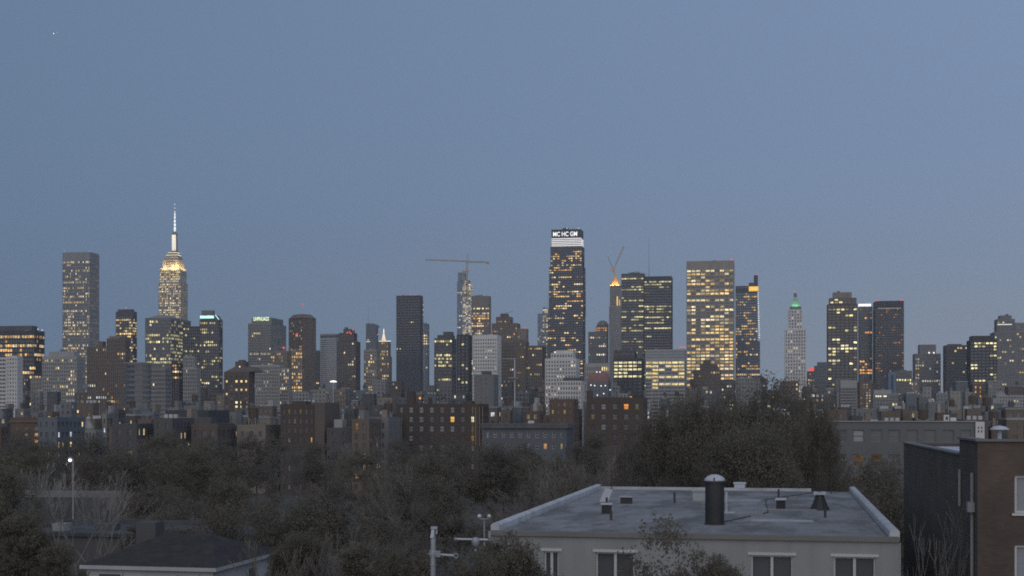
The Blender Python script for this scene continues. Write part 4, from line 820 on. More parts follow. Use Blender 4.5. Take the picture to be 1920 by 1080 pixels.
    boxes_obj('vent_slot', [(t.w(1833+i*6), -.36, t.z(803), t.w(1835+i*6), -.29, t.z(799.5)) for i in range(2)]+[(t.w(1833+i*6), -.36, t.z(810), t.w(1835+i*6), -.29, t.z(806)) for i in range(2)], 'roof_dark', t.root)
    for nm, x0, x1, y in (('roof_hatch', 1770, 1779.5, 778), ('roof_hatch', 1782, 1793, 783)):
        boxes_obj(nm, [(t.w(x0, 4), 4, z1-.02, t.w(x1, 4), 5, t.z(y, 12, 4))], 'wall_white', t.root)
    boxes_obj('hatch_opening', [(t.w(1773, 4), 3.95, t.z(787, 12, 4), t.w(1777.5, 4), 3.99, t.z(781, 12, 4))], 'roof_dark', t.root); t.build(); MIDREF.append((1560, 1690, 'long grey flats'))
    # white slip roof pole
    t = B('pole_lamp', 'white lamp canopy on a tall pole in front of the pale banded tower', 618, 700, 'lamp')
    w = t.w(625, 2); z = t.z(716); bars_obj('pole', [((w, 2, 0), (w, 2, z), (.25, .18))], 'steel', t.root, 8); v, f = lathe([(1.6, z-.1), (1.9, z+.25), (.6, z+.7)], 12, w, 2); pydata('lamp_head', v, f, WHT, t.root)
    t = B('roof_mast', 'pale mast with side arm rising from the brown apartment mass', 940, 1000, 'mast')
    w = t.w(965, 2); z = t.z(672); bars_obj('pole', [((w, 2, 0), (w, 2, z), (.5, .4))], 'wall_white', t.root, 6); bars_obj('arm', [((t.w(942, 2), 2, z-.4), (w+.4, 2, z-.4), .45)], 'wall_pale', t.root); boxes_obj('deck', [(t.w(954, 2), 0, t.z(709.5), t.w(972, 2), 4, t.z(707.5))], 'wall_pale', t.root)
midground()

# ---------------------------------------------------------------- foreground houses
def white_house():
    t = B('white_house', 'pale stucco house with flat grey roof and raised white parapets', 920, 47.3, 'house'); r = t.root; r.rotation_euler.z = -math.radians(11.0)
    th = math.radians(11.0); c, s = math.cos(th), math.sin(th)
    def W(px, Y0=47.3, X0=(920-CX)/F*47.3, dv=0):
        ox, oy = X0+s*dv, Y0+c*dv; q = (px-CX)/F; return (q*oy-ox)/(c+q*s)
    wr = W(1685); D = 27.5; H = 12.0; zt = 11.38; zb = 9.75
    stuc = mat('stucco', (.255,.262,.262), .9, .10, 1.6, bump=.2, streak=True)
    wins = [(W(1020), W(1048)), (W(1117), W(1190)), (W(1408), W(1487)), (W(1563), W(1642))]
    bx = [(0, 0, 0, wr, .3, zb), (0, 0, zt, wr, .3, H-.12)]; x = 0
    for a, b in wins: bx.append((x, 0, zb, a, .3, zt)); x = b
    bx.append((x, 0, zb, wr, .3, zt)); bx += [(0, .3, 0, .3, D, H-.12), (wr-.3, .3, 0, wr, D, H-.12), (.3, D-.3, 0, wr-.3, D, H-.12)]
    boxes_obj('wall', bx, stuc, r)
    memb = mat('roof_membrane', (.215,.214,.216), .85, .12, .55, bump=.5)
    nt = memb.node_tree; N = nt.nodes; LK = nt.links; src = N['Principled BSDF'].inputs['Base Color'].links[0].from_socket       # ponding stains and scuffs
    tc = N.new('ShaderNodeTexCoord'); mp = N.new('ShaderNodeMapping'); mp.inputs['Scale'].default_value = (.5, .16, 1); LK.new(tc.outputs['Object'], mp.inputs[0])
    n1 = N.new('ShaderNodeTexNoise'); n1.inputs['Scale'].default_value = 1.1; n1.inputs['Detail'].default_value = 8; n1.inputs['Roughness'].default_value = .68; LK.new(mp.outputs[0], n1.inputs[0])
    rp = N.new('ShaderNodeValToRGB'); rp.color_ramp.elements[0].position = .42; rp.color_ramp.elements[0].color = (.55,.54,.52,1); rp.color_ramp.elements[1].position = .56; rp.color_ramp.elements[1].color = (1.08,1.08,1.08,1); LK.new(n1.outputs[0], rp.inputs[0])
    mx = N.new('ShaderNodeMix'); mx.data_type = 'RGBA'; mx.blend_type = 'MULTIPLY'; mx.inputs[0].default_value = .85; LK.new(src, mx.inputs[6]); LK.new(rp.outputs[0], mx.inputs[7]); LK.new(mx.outputs[2], N['Principled BSDF'].inputs['Base Color'])
    boxes_obj('roof_deck', [(.3, .28, H-.3, wr-.3, D-.25, H)], memb, r)
    boxes_obj('roof_edge', [(-.02, -.09, H-.12, wr+.02, .27, H+.035)], mat('drip_edge', (.17,.165,.155), .8), r)
    for nm, x0, x1 in (('parapet', -.06, .24), ('parapet', wr-.26, wr+.06)):
        v = [(x0, .3, H-.1), (x1, .3, H-.1), (x1, .3, H+.2), (x1-.06, .3, H+.26), (x0+.06, .3, H+.26), (x0, .3, H+.2)]; n = 6
        pydata(nm, v+[(x, D+.1, z) for x, y, z in v], [tuple(range(n)), tuple(range(2*n-1, n-1, -1))]+[(i, n+i, n+(i+1) % n, (i+1) % n) for i in range(n)], mat('parapet_white', (.40,.41,.425), .8, .2, 1.2, bump=.4), r)
    boxes_obj('back_parapet', [(.24, D-.2, H-.05, wr-2.2, D+.08, H+.14)], MATS['parapet_white'], r)
    for i, y in enumerate((4.5, 9.3, 14.6, 20)): boxes_obj('roof_seam', [(.35, y, H-.01, wr-.4, y+.07, H+.014)], mat('seam', (.2,.205,.215), .9), r)
    for i, (x0, y0, w, d, m) in enumerate(((2.2, 2.0, 1.6, 1.1, 'patch_dark'), (8.6, 6.4, 2.3, 1.0, 'patch_pale'), (4.4, 11.2, 1.3, 2.2, 'patch_dark'), (10.2, 15.5, 1.6, 1.4, 'patch_dark'), (6.2, 18.5, 2.6, 1.3, 'patch_pale'), (1.2, 20.5, 1.2, 2.4, 'patch_dark'))):
        boxes_obj('roof_patch', [(x0, y0, H-.01, x0+w, y0+d, H+.008+.001*i)], mat(m, (.2,.2,.205) if m == 'patch_dark' else (.32,.325,.335), .9, .2, 1.5), r)
    for x, y, hh in ((3.4, 6.0, .35), (5.0, 16.5, .5), (9.6, 20.8, .45), (11.4, 8.8, .3), (2.3, 13.5, .4)): bars_obj('plumbing_vent', [((x, y, H-.02), (x, y, H+hh), .05)], mat('pipe_black', (.06,.06,.06), .7), r, 8)
    bars_obj('roof_cable', [((7.6, 5.6, H+.02), (9.2, 11.0, H+.02), .02), ((9.2, 11.0, H+.02), (9.0, 19.6, H+.02), .02), ((9.0, 19.6, H+.02), (11.6, 26.8, H+.02), .02)], 'pipe_black', r)
    for x, y in ((1.0, 26.0), (12.2, 25.5)): bars_obj('aerial', [((x, y, H), (x, y, H+1.1), .025), ((x-.35, y, H+1.0), (x+.35, y, H+1.0), .015), ((x-.25, y, H+.8), (x+.25, y, H+.8), .015)], 'pipe_black', r)
    fr = mat('window_frame_white', (.46,.46,.45), .6, .05)
    for a, b in wins:
        w = b-a; T = .06
        o = boxes_obj('window', [(0,.08,0,T,.22,zt-zb),(w-T,.08,0,w,.22,zt-zb),(T,.08,zt-zb-T,w-T,.22,zt-zb),(T,.08,0,w-T,.22,T),(w/2-.045,.07,T,w/2+.045,.2,zt-zb-T)], fr, r, (a, 0, zb))
        for x0, x1 in ((T, w/2-.045), (w/2+.045, w-T)): boxes_obj('pane', [(x0, .14, T, x1, .15, zt-zb-T)], 'glass_dark', o)
        boxes_obj('head_trim', [(-.1, -.035, zt-zb, w+.1, .02, zt-zb+.09)], fr, o); boxes_obj('sill', [(-.1, -.09, -.07, w+.1, .06, 0)], fr, o)
    c5 = wins[3]; boxes_obj('window_blind', [((c5[0]+c5[1])/2+.06, .155, zb+.07, c5[1]-.07, .165, zt-.07)], mat('blind', (.42,.44,.44), .9), r)
    bars_obj('drain_pipe', [((wr+.06, .45, 0), (wr+.06, .45, H-.2), .05)], fr, r, 8)
    # roof furniture: pixel rows of the base give the place on the deck
    def at(px, py):
        Y = F*4.0/(py-HY); X = (px-CX)/F*Y; dx, dy = X-(920-CX)/F*47.3, Y-47.3; return dx*c-dy*s, dx*s+dy*c, Y/F
    dk = mat('flue_metal', (.032,.033,.035), .55, .2, 1); wm = mat('roof_white', (.42,.44,.48), .7, .15, 2)
    x, y, k = at(1340, 983); v, f = lathe([(.40, H-.02), (.40, H+.03), (.345, H+.05), (.345, H+1.5), (.38, H+1.5), (.38, H+1.56)], 20, x, y); st = pydata('flue_stack', v, f, dk, r)
    v, f = lathe([(.40, H+1.58), (.36, H+1.66), (.27, H+1.75), (.12, H+1.81), (.02, H+1.82)], 20, x, y); pydata('flue_cap', v, f, wm, st, smooth=True); boxes_obj('cap_strap', [(x-.02, y-.40, H+1.6, x+.02, y-.36, H+1.72)], dk, st)
    x, y, k = at(1362, 962); bars_obj('vent_pipe', [((x, y, H), (x, y, H+.85), .05)], wm, r, 8); boxes_obj('pipe_foot', [(x-.1, y-.1, H, x+.35, y+.1, H+.05)], wm, r)
    def vent(px0, px1, py0, py1, nm, body, cap, mound=False):
        x, y, k = at((px0+px1)/2, py1); w = (px1-px0)*k; h = (py1-py0)*k
        if mound: v, f = lathe([(w*.85, H-.01), (w*.6, H+h*.35), (w*.35, H+h*.8), (w*.3, H+h)], 10, x, y); o = pydata(nm, v, f, body, r)
        else: o = boxes_obj(nm, [(x-w*.42, y-w*.3, H-.01, x+w*.42, y+w*.3, H+h*.82)], body, r)
        boxes_obj('vent_cap', [(x-w*.5, y-w*.42, H+h*.84, x+w*.5, y+w*.42, H+h)], cap, o)
    vent(1127, 1148, 943, 963, 'roof_vent', dk, wm); vent(1162, 1187, 930, 944, 'roof_vent', dk, mat('vent_grey', (.3,.31,.33), .7)); vent(1454, 1474, 934, 956, 'roof_vent', dk, wm); vent(1526, 1548, 922, 956, 'roof_vent', dk, wm, True)
    x, y, k = at(1130, 941); pydata('tilted_panel', [(x-.15,y,H),(x+.25,y,H),(x+.45,y+.1,H+.55),(x+.1,y+.1,H+.62),(x-.15,y+.12,H),(x+.25,y+.12,H),(x+.45,y+.22,H+.55),(x+.1,y+.22,H+.62)], [(0,1,2,3),(7,6,5,4),(0,4,5,1),(1,5,6,2),(2,6,7,3),(3,7,4,0)], wm, r)
    for px0, px1, y1, h in ((1398, 1430, 968, .12), (1480, 1494, 936, .12), (1360, 1385, 948, .06), (1430, 1530, 957, .05)):
        x, y, k = at((px0+px1)/2, y1); w = (px1-px0)*k; boxes_obj('roof_curb', [(x-w/2, y-.2, H-.01, x+w/2, y+.15, H+h)], mat('curb_dark', (.24,.24,.25), .9), r)
    x, y, k = at(1312, 938); boxes_obj('roof_hatch', [(x-.3, y-.3, H, x+.3, y+.3, H+.42), (x-.34, y-.34, H+.42, x+.34, y+.34, H+.47)], mat('hatch_grey', (.34,.35,.36), .7), r)
    q = ((1438-CX)/F); boxes_obj('vent_hood', [(7.3, D+.12, H-.2, 7.85, D+.5, H+.34), (7.25, D+.1, H+.34, 7.9, D+.55, H+.42)], wm, r)
    return r
white_house()

def brick_corner():
    X, Y = 14.1, 42.0; r = thing('brick_building', 'dark brown brick building with stepped flat roof beside the white house', 'building', (X, Y, 0), -math.radians(10.4))
    def bm():
        m = bpy.data.materials.new('old_brick'); m.use_nodes = True; nt = m.node_tree; N = nt.nodes; L = nt.links; b = N['Principled BSDF']; b.inputs['Roughness'].default_value = .9
        tc = N.new('ShaderNodeTexCoord'); mp = N.new('ShaderNodeMapping'); mp.inputs['Rotation'].default_value = (math.pi/2, 0, 0); L.new(tc.outputs['Object'], mp.inputs[0])
        br = N.new('ShaderNodeTexBrick'); br.inputs['Scale'].default_value = 1; br.inputs['Brick Width'].default_value = .22; br.inputs['Row Height'].default_value = .075; br.inputs['Mortar Size'].default_value = .006
        br.inputs['Color1'].default_value = (.098,.073,.057,1); br.inputs['Color2'].default_value = (.08,.058,.046,1); br.inputs['Mortar'].default_value = (.086,.076,.066,1); L.new(mp.outputs[0], br.inputs[0])
        no = N.new('ShaderNodeTexNoise'); no.inputs['Scale'].default_value = .6; no.inputs['Detail'].default_value = 6; L.new(tc.outputs['Object'], no.inputs[0])
        mx = N.new('ShaderNodeMix'); mx.data_type = 'RGBA'; mx.blend_type = 'MULTIPLY'; mx.inputs[0].default_value = .7; L.new(br.outputs[0], mx.inputs[6]); L.new(no.outputs[0], mx.inputs[7])
        g = N.new('ShaderNodeVectorMath'); g.operation = 'SCALE'; g.inputs['Scale'].default_value = 1.5; L.new(mx.outputs[2], g.inputs[0]); L.new(g.outputs[0], b.inputs['Base Color'])
        bp = N.new('ShaderNodeBump'); bp.inputs['Strength'].default_value = .5; bp.inputs['Distance'].default_value = .01; L.new(br.outputs['Fac'], bp.inputs['Height']); bp.invert = True; L.new(bp.outputs[0], b.inputs['Normal'])
        MATS['old_brick'] = m; return m
    bk = bm(); HB, HA = 15.18, 14.66; WD = 12
    # front window holes (px 1898.., rows 893-965 and 1025-)
    a0 = 1.07; a1 = a0+1.35; z1t, z1b = 14.16, 13.02; z2t, z2b = 12.06, 10.9
    boxes_obj('wall', [(0, 0, 0, a0, .3, HB), (a1, 0, 0, WD, .3, HB), (a0, 0, z1t, a1, .3, HB), (a0, 0, z2t, a1, .3, z1b), (a0, 0, 0, a1, .3, z2b),
                       (0, .3, 0, .3, 4.0, HB), (.3, 3.7, HA, WD, 4.0, HB), (.002, 4.0, 0, .3, 23, HA), (.3, 22.7, 0, WD, 23, HA)], bk, r)
    boxes_obj('upper_roof', [(.3, .3, HB-.25, WD, 3.7, HB-.1)], 'roof_dark', r); boxes_obj('lower_roof', [(.3, 4.0, HA-.25, WD, 22.7, HA-.14)], mat('roof_silver', (.42,.46,.52), .6, .15, .6), r)
    boxes_obj('coping', [(-.06, -.06, HB, WD, .36, HB+.07), (-.06, .36, HB, .36, 4.05, HB+.07), (-.06, 4.05, HA, .34, 23.06, HA+.06)], mat('coping', (.15,.145,.14), .8), r)
    for zt, zb in ((z1t, z1b), (z2t, z2b)):
        T = .07; w = a1-a0; o = boxes_obj('window', [(0,.06,0,T,.2,zt-zb),(w-T,.06,0,w,.2,zt-zb),(T,.06,zt-zb-T,w-T,.2,zt-zb),(T,.06,0,w-T,.2,T)], mat('frame_white', (.5,.51,.52), .6, .05), r, (a0, 0, zb))
        boxes_obj('pane', [(T, .13, T, w-T, .14, zt-zb-T)], 'glass_pale', o); boxes_obj('sill', [(-.08, -.06, -.07, w+.08, .05, 0)], 'frame_white', o)
    for nm, y, z0, z1, rr in (('drain_pipe', 3.5, 13.0, 14.2, .045), ('drain_pipe', .7, 9.5, 14.2, .05)): bars_obj(nm, [((-.06, y, z0), (-.06, y, z1), rr)], mat('pipe_grey', (.3,.29,.28), .7), r, 8)
    boxes_obj('meter_box', [(-.2, .5, 13.0, -.01, .9, 13.3)], MATS['pipe_grey'], r)
    # mushroom vent on the upper roof
    v, f = lathe([(.07, HB-.1), (.07, HB+.33)], 10, .95, 2.0); o = pydata('roof_vent', v, f, mat('vent_white', (.45,.48,.53), .6), r)
    v, f = lathe([(.30, HB+.33), (.31, HB+.35), (.2, HB+.43), (.02, HB+.47)], 18, .95, 2.0); pydata('vent_cap', v, f, 'vent_white', o, smooth=True)
    boxes_obj('flue', [(1.12, 2.6, HB-.1, 1.3, 2.8, HB+.3)], 'roof_dark', r)
brick_corner()

def left_houses():
    Yn = F*9/299.; Xn = (405-CX)/F*Yn; r = thing('hipped_house', 'white house with low dark hipped shingle roof at the foot of the wooded slope', 'house', (Xn, Yn, 0), -math.radians(11.5))
    W, D, e = 8.4, 10.5, 7.32                                            # corner nearest the viewer is the local origin; the front runs to the left
    wh = mat('clapboard', (.36,.37,.38), .85, .08, 1, streak=True)
    boxes_obj('wall', [(-W+.3, .3, 0, -.3, D-.3, e-.02)], wh, r); boxes_obj('fascia', [(-W, 0, e-.22, 0, .08, e), (-.08, .08, e-.22, 0, D, e)], wh, r)
    sh = mat('shingle', (.040,.038,.036), .95, .25, 1.5, bump=.5); z = e+1.45
    pydata('roof', [(-W,0,e),(0,0,e),(0,D,e),(-W,D,e),(-W+3,5.2,z),(-2.6,5.2,z)], [(0,1,5,4),(1,2,5),(2,3,4,5),(3,0,4),(3,2,1,0)], sh, r)
    boxes_obj('chimney', [(-W+.4, 6.2, e-.3, -W+1.7, 7.4, e+2.0)], mat('chimney_grey', (.075,.075,.077), .9), r)
    for x in (-6.6, -1.9): 
        o = boxes_obj('window', [(x-.75, .2, e-1.6, x+.75, .34, e-.42)], wh, r); boxes_obj('pane', [(x-.66, .17, e-1.5, x+.66, .195, e-.5)], 'glass_dark', o)
    o = boxes_obj('window', [(-.34, 5.2, e-1.7, -.2, 6.4, e-.5)], wh, r); boxes_obj('pane', [(-.195, 5.3, e-1.6, -.17, 6.3, e-.6)], 'glass_dark', o)
    Y = 112.; X = (34-CX)/F*Y; r = thing('flat_roof_house', 'long low house with pale grey flat roof behind the birches', 'house', (X, Y, GROUND(Y)), -math.radians(9)); g = GROUND(Y)
    h = ZC-(997-HY)*Y/F-g; pg = mat('weathered_pale', (.078,.08,.084), .9, .25, .5)
    boxes_obj('wall', [(0, 0, 0, 19.6, 9, h-.3)], 'wall_dark', r); boxes_obj('roof_slab', [(-.2, -.2, h-.3, 19.8, 9.2, h)], pg, r); boxes_obj('parapet', [(-.2, 9.0, h, 19.8, 9.25, h+.35), (-.2, -.2, h, .15, 9, h+.3)], pg, r)
    boxes_obj('bulkhead', [(2.3, 1.2, h, 3.4, 2.4, h+.6)], 'wall_pale', r); boxes_obj('bulkhead', [(5.6, 2, h, 7.2, 3.4, h+.55)], 'wall_dark', r)
    Y = 165.; X = (45-CX)/F*Y; r = thing('garden_wall', 'long pale garden wall across the open lot behind the street lamp', 'wall', (X, Y, GROUND(Y)-.5), -math.radians(8)); h = ZC-(921-HY)*Y/F-GROUND(Y)+.5
    boxes_obj('wall', [(0, 0, 0, 12, .3, h-.7)], 'wall_black', r); boxes_obj('coping', [(-.05, -.08, h-.7, 12.05, .38, h+.1)], 'wall_midgrey', r)
    # street lamp, lit
    Y = 130.; X = (134-CX)/F*Y; g = GROUND(Y); r = thing('street_lamp', 'lit street lamp on a slim pole above the bare birches', 'street lamp', (X, Y, g)); h = ZC-(863-HY)*Y/F-g
    bars_obj('pole', [((.15, 0, 0), (.15, 0, h+.15), (.09, .06)), ((.15, 0, h+.1), (-.1, -.1, h+.28), .04)], mat('pole_grey', (.3,.3,.3), .6), r, 8); v, f = lathe([(.05, h+.32), (.26, h+.2), (.22, h+.12)], 12, -.1, -.1); pydata('lamp_hood', v, f, 'pole_grey', r)
    v, f = ball(.15, (-.1, -.1, h+.02)); pydata('lamp_globe', v, f, COOL, r)
left_houses()

def poles():
    Y = 40.; k = Y/F; X = (812-CX)*k; z = lambda y: ZC-(y-HY)*k; m = mat('galvanised', (.34,.36,.385), .5, .15, 2, metal=.2); dk = mat('fitting_grey', (.26,.27,.29), .6)
    r = thing('service_mast', 'grey metal mast with boxed head, collar and one side arm', 'mast', (X, Y, 0)); x = lambda p: (p-812)*k
    v, f = lathe([(.08, 0), (.075, z(1042)), (.075, z(1012)), (.06, z(1006)), (.06, z(992))], 14); pydata('pole', v, f, m, r, smooth=True)
    for y0, y1, rr in ((1043, 1040, .10), (1039.6, 1036.5, .14), (1036, 1032, .10), (1060, 1058, .085)):
        v, f = lathe([(rr, z(y0)), (rr, z(y1))], 14); pydata('collar', v, f, m, r)
    pydata('head_panel', [(x(807),-.1,z(1008)),(x(812.5),-.1,z(1008)),(x(815),-.1,z(992)),(x(809.5),-.1,z(992)),(x(807),.02,z(1008)),(x(812.5),.02,z(1008)),(x(815),.02,z(992)),(x(809.5),.02,z(992))], [(0,1,2,3),(7,6,5,4),(0,4,5,1),(1,5,6,2),(2,6,7,3),(3,7,4,0)], mat('panel_pale', (.45,.49,.57), .5), r)
    boxes_obj('head_cap', [(x(808), -.12, z(991.5), x(820), .1, z(987.5)), (x(817), -.05, z(1001), x(820), .05, z(991.8))], m, r)
    bars_obj('arm', [((x(816), 0, z(1039)), (x(851), -.05, z(1041.5)), .032)], mat('arm_pale', (.42,.46,.52), .5), r, 8)
    v, f = join([bar((x(855)+.065*math.cos(a), -.05, z(1042)+.065*math.sin(a)), (x(855)+.065*math.cos(a+.53), -.05, z(1042)+.065*math.sin(a+.53)), .022) for a in [i*.5236 for i in range(12)]]); pydata('ring', v, f, dk, r)
    boxes_obj('bracket', [(x(816), -.09, z(1044), x(826), .06, z(1033))], dk, r); bars_obj('stub_arm', [((x(809), 0, z(1038)), (x(803), 0, z(1038)), .025)], dk, r, 6)
    Y = 46.9; k = Y/F; X = (920-CX)*k-.06; z = lambda y: ZC-(y-HY)*k; x = lambda p: (p-920)*k; r = thing('line_bracket', 'horizontal pale bracket arm with round insulator at the white house corner', 'bracket', (X, Y, z(1012)))
    bars_obj('arm', [((x(860), -.1, .03), (x(918), 0, 0), .035)], 'arm_pale', r, 8); bars_obj('upright', [((x(921), .05, -.05), (x(921), .05, .28), .05)], m, r, 6)
    v, f = lathe([(.02, -.26), (.09, -.2), (.14, -.08), (.13, .03), (.08, .08), (.02, .09)], 12, x(895), -.05); pydata('insulator', v, f, m, r, smooth=True); v, f = ball(.05, (x(895), -.05, -.36)); pydata('insulator_tip', v, f, dk, r)
    v, f = ball(.06, (x(858), -.1, .03)); pydata('end_knob', v, f, dk, r)
    Y = 80.; k = Y/F; g = GROUND(Y); h = ZC-(968-HY)*k-g; r = thing('globe_lamp', 'unlit lamp post with two round grey globes among the trees', 'lamp post', ((908-CX)*k, Y, g))
    bars_obj('pole', [((0, .1, 0), (0, .1, h-.2), .05), ((-.28, 0, h-.16), (.28, 0, h-.16), .03)], 'pole_grey', r, 6)
    for sx in (-.28, .28): v, f = ball(.12, (sx, 0, h), 12); pydata('globe', v, f, mat('globe_grey', (.55,.58,.6), .4), r, smooth=True)
poles()

# ---------------------------------------------------------------- trees
def leaf_mat(name, c, tr=.25):
    m = bpy.data.materials.new(name); m.use_nodes = True; nt = m.node_tree; N = nt.nodes; L = nt.links; N.remove(N['Principled BSDF'])
    d = N.new('ShaderNodeBsdfDiffuse'); t = N.new('ShaderNodeBsdfTranslucent'); x = N.new('ShaderNodeMixShader'); x.inputs[0].default_value = tr
    tc = N.new('ShaderNodeTexCoord'); no = N.new('ShaderNodeTexNoise'); no.inputs['Scale'].default_value = 5; no.inputs['Detail'].default_value = 4; L.new(tc.outputs['Object'], no.inputs[0])
    r = N.new('ShaderNodeMapRange'); r.inputs[1].default_value = .3; r.inputs[2].default_value = .7; r.inputs[3].default_value = .86; r.inputs[4].default_value = 1.14; L.new(no.outputs[0], r.inputs[0])
    v = N.new('ShaderNodeVectorMath'); v.operation = 'SCALE'; v.inputs[0].default_value = c; L.new(r.outputs[0], v.inputs['Scale'])
    L.new(v.outputs[0], d.inputs[0]); L.new(v.outputs[0], t.inputs[0]); L.new(d.outputs[0], x.inputs[1]); L.new(t.outputs[0], x.inputs[2]); L.new(x.outputs[0], N['Material Output'].inputs[0])
    MATS[name] = m; return m
leaf_mat('leaf_dark', (.19,.170,.135), .5); leaf_mat('leaf_brown', (.205,.178,.142), .5); leaf_mat('leaf_olive', (.19,.172,.126), .5)
mat('bark', (.14,.12,.10), .95, .25, 3); mat('bark_pale', (.22,.213,.205), .9, .25, 4); mat('twig_grey', (.15,.135,.12), .95, .2, 2)
def crown_arrays(seed, n, size, base=.28, wid=.36, lobes=26, shell=.55, lobe_r=.13, cone=False, bush=False):
    """leaf quads of a crown one unit tall; uneven lobes with gaps between them"""
    g = np.random.default_rng(seed); c = []
    while len(c) < lobes:
        z = g.uniform(base+.06, .95); u = (z-base)/(1-base)
        R = wid*(math.sqrt(max(0, 1-(2*u-.85)**2*.78)) if not cone else (1.02-u)*1.0)
        if bush: R = wid*math.sqrt(max(.02, 1-(max(0, u-.45)/.55)**2))
        a = g.uniform(0, 2*math.pi); q = math.sqrt(g.uniform(.05, 1))*R*.9; c.append((q*math.cos(a), q*math.sin(a), z))
    c = np.array(c); rad = lobe_r*g.uniform(.55, 1.3, lobes)
    m = max(1, n//26); i = g.choice(lobes, m, p=rad**2/np.sum(rad**2)); d = g.normal(size=(m, 3)); d /= np.linalg.norm(d, axis=1)[:, None]
    rr = rad[i]*(shell+(1-shell)*g.uniform(0, 1, m))*np.where(g.uniform(size=m) < .14, g.uniform(1, 1.4, m), 1)
    q = c[i]+d*rr[:, None]*np.array([1, 1, .82]); j = g.choice(m, n); n = len(j)                       # twig clusters, then the leaves of each
    p = q[j]+g.normal(size=(n, 3))*(lobe_r*g.uniform(.10, .30, m))[j][:, None]*np.array([1, 1, .7])
    nrm = d[j]*.5+g.normal(size=(n, 3))*.8+np.array([0, 0, .3]); nrm /= np.linalg.norm(nrm, axis=1)[:, None]
    a = np.cross(nrm, g.normal(size=(n, 3))); a /= np.linalg.norm(a, axis=1)[:, None]; b = np.cross(nrm, a); s = size*g.uniform(.4, 1.4, n)[:, None]
    v = np.stack([p-a*s, p-b*s*.62, p+a*s, p+b*s*.62], 1).reshape(-1, 3)
    return v, np.arange(4*n).reshape(-1, 4), c
def limbs(seed, c, trunk_r=.018, fork=.3, n=12):
    R = random.Random(seed); seg = [((0,0,0), (R.uniform(-.015,.015), R.uniform(-.015,.015), fork), (trunk_r, trunk_r*.7))]; top = seg[0][1]
    lead = (R.uniform(-.03,.03), R.uniform(-.03,.03), .72); seg.append((top, lead, (trunk_r*.68, trunk_r*.2)))
    for p in random.Random(seed+1).sample(list(map(tuple, c)), min(n, len(c))):
        u = min(.9, max(0, (p[2]-fork)/.6))*.7; q = tuple(top[k]+(lead[k]-top[k])*u for k in range(3)); m = tuple((q[k]+p[k])/2+R.uniform(-.02,.02) for k in range(3))
        seg += [(q, m, (trunk_r*.4, trunk_r*.24)), (m, p, (trunk_r*.24, trunk_r*.06))]
    return join([bar(*s, n=5) for s in seg])
def bare_arrays(seed, depth=6, spread=.55, upright=.35, r0=.016, trunk=.26, kids=(2,3)):
    R = random.Random(seed); out = []
    def grow(p, d, L, r, lev):
        n = 2 if lev < 3 else 1
        for s in range(n):
            d2 = (d+Vector((R.gauss(0,.14), R.gauss(0,.14), R.gauss(0,.1)))).normalized(); q = p+d2*(L/n); rr = r*(.84 if n == 2 else .7); out.append((tuple(p), tuple(q), (r, rr))); p, d, r = q, d2, rr
        if lev >= depth: return
        for i in range(R.randint(*kids)):
            a = Vector((R.gauss(0,1), R.gauss(0,1), R.gauss(0,.5))).normalized(); d3 = (d+a*spread+Vector((0,0,upright))).normalized(); grow(p, d3, L*R.uniform(.62,.88), r*R.uniform(.55,.78), lev+1)
    grow(Vector((0,0,0)), Vector((0,0,1)), trunk, r0, 0)
    zmax = max(s[1][2] for s in out); s_ = 1/zmax
    out = [(tuple(x*s_ for x in a), tuple(x*s_ for x in b), tuple(max(x*s_, .0011) for x in r)) for a, b, r in out]
    return join([bar(*s, n=3 if s[2][0] < .004 else 5) for s in out])
TREES = {}
def tree_kind(name, seed, n, size, leaf, bark='bark', **kw):
    v, f, c = crown_arrays(seed, n, size, **kw); me = mesh_vf('crown', v, f); me.materials.append(MATS[leaf]); tv, tf = limbs(seed, c, n=16); TREES[name] = (mesh_from(tv, tf, 'trunk', bark), me)
for i in range(4): tree_kind(f'dense{i}', 20+i, 18000, .0088, ('leaf_dark','leaf_olive','leaf_dark','leaf_brown')[i], wid=.34+.03*(i % 2), lobes=24+4*i)
for i in range(3): tree_kind(f'thin{i}', 40+i, 6000, .0075, ('leaf_brown','leaf_olive','leaf_brown')[i], wid=.3, lobes=34, lobe_r=.085, shell=.25)
for i in range(3): v, f = bare_arrays(60+i, 7, .62, .3); TREES[f'bare{i}'] = (mesh_from(v, f, 'branches', 'twig_grey'), None)
for i in range(2): v, f = bare_arrays(80+i, 6, .6, .32, .015, .26); TREES[f'birch{i}'] = (mesh_from(v, f, 'branches', 'bark_pale'), None)
tree_kind('big0', 5, 80000, .0058, 'leaf_dark', wid=.50, lobes=75, lobe_r=.115, base=.2); tree_kind('big1', 6, 72000, .0060, 'leaf_dark', wid=.48, lobes=60, lobe_r=.12, base=.2)
tree_kind('near0', 7, 60000, .0030, 'leaf_dark', wid=.12, lobes=80, lobe_r=.032, base=.62, bush=True); tree_kind('near1', 8, 60000, .0030, 'leaf_dark', wid=.14, lobes=80, lobe_r=.036, base=.62, bush=True); tree_kind('wispy', 9, 14000, .0034, 'leaf_brown', wid=.14, lobes=46, lobe_r=.05, shell=.15, base=.3)
def tree(kind, px, ytop, Y, label, group=None, aspect=1.0, rz=None, name=None, lean=0):
    g = GROUND(Y)-.15; X = (px-CX)/F*Y; h = ZC-(ytop-HY)*Y/F-g
    nm = name or ('bare_tree' if kind.startswith('bare') else 'birch_tree' if kind.startswith('birch') else 'leafy_tree')
    t = thing(nm, label, 'tree', (X, Y, g), rz if rz is not None else (px*1.7) % 6.28, group); t.scale = (h*aspect, h*aspect, h); t.rotation_euler.x = lean
    a, b = TREES[kind]; link(a.name.split('.')[0] if b is None else 'trunk', a, None, t)
    if b: link('crown', b, None, t)
    return t
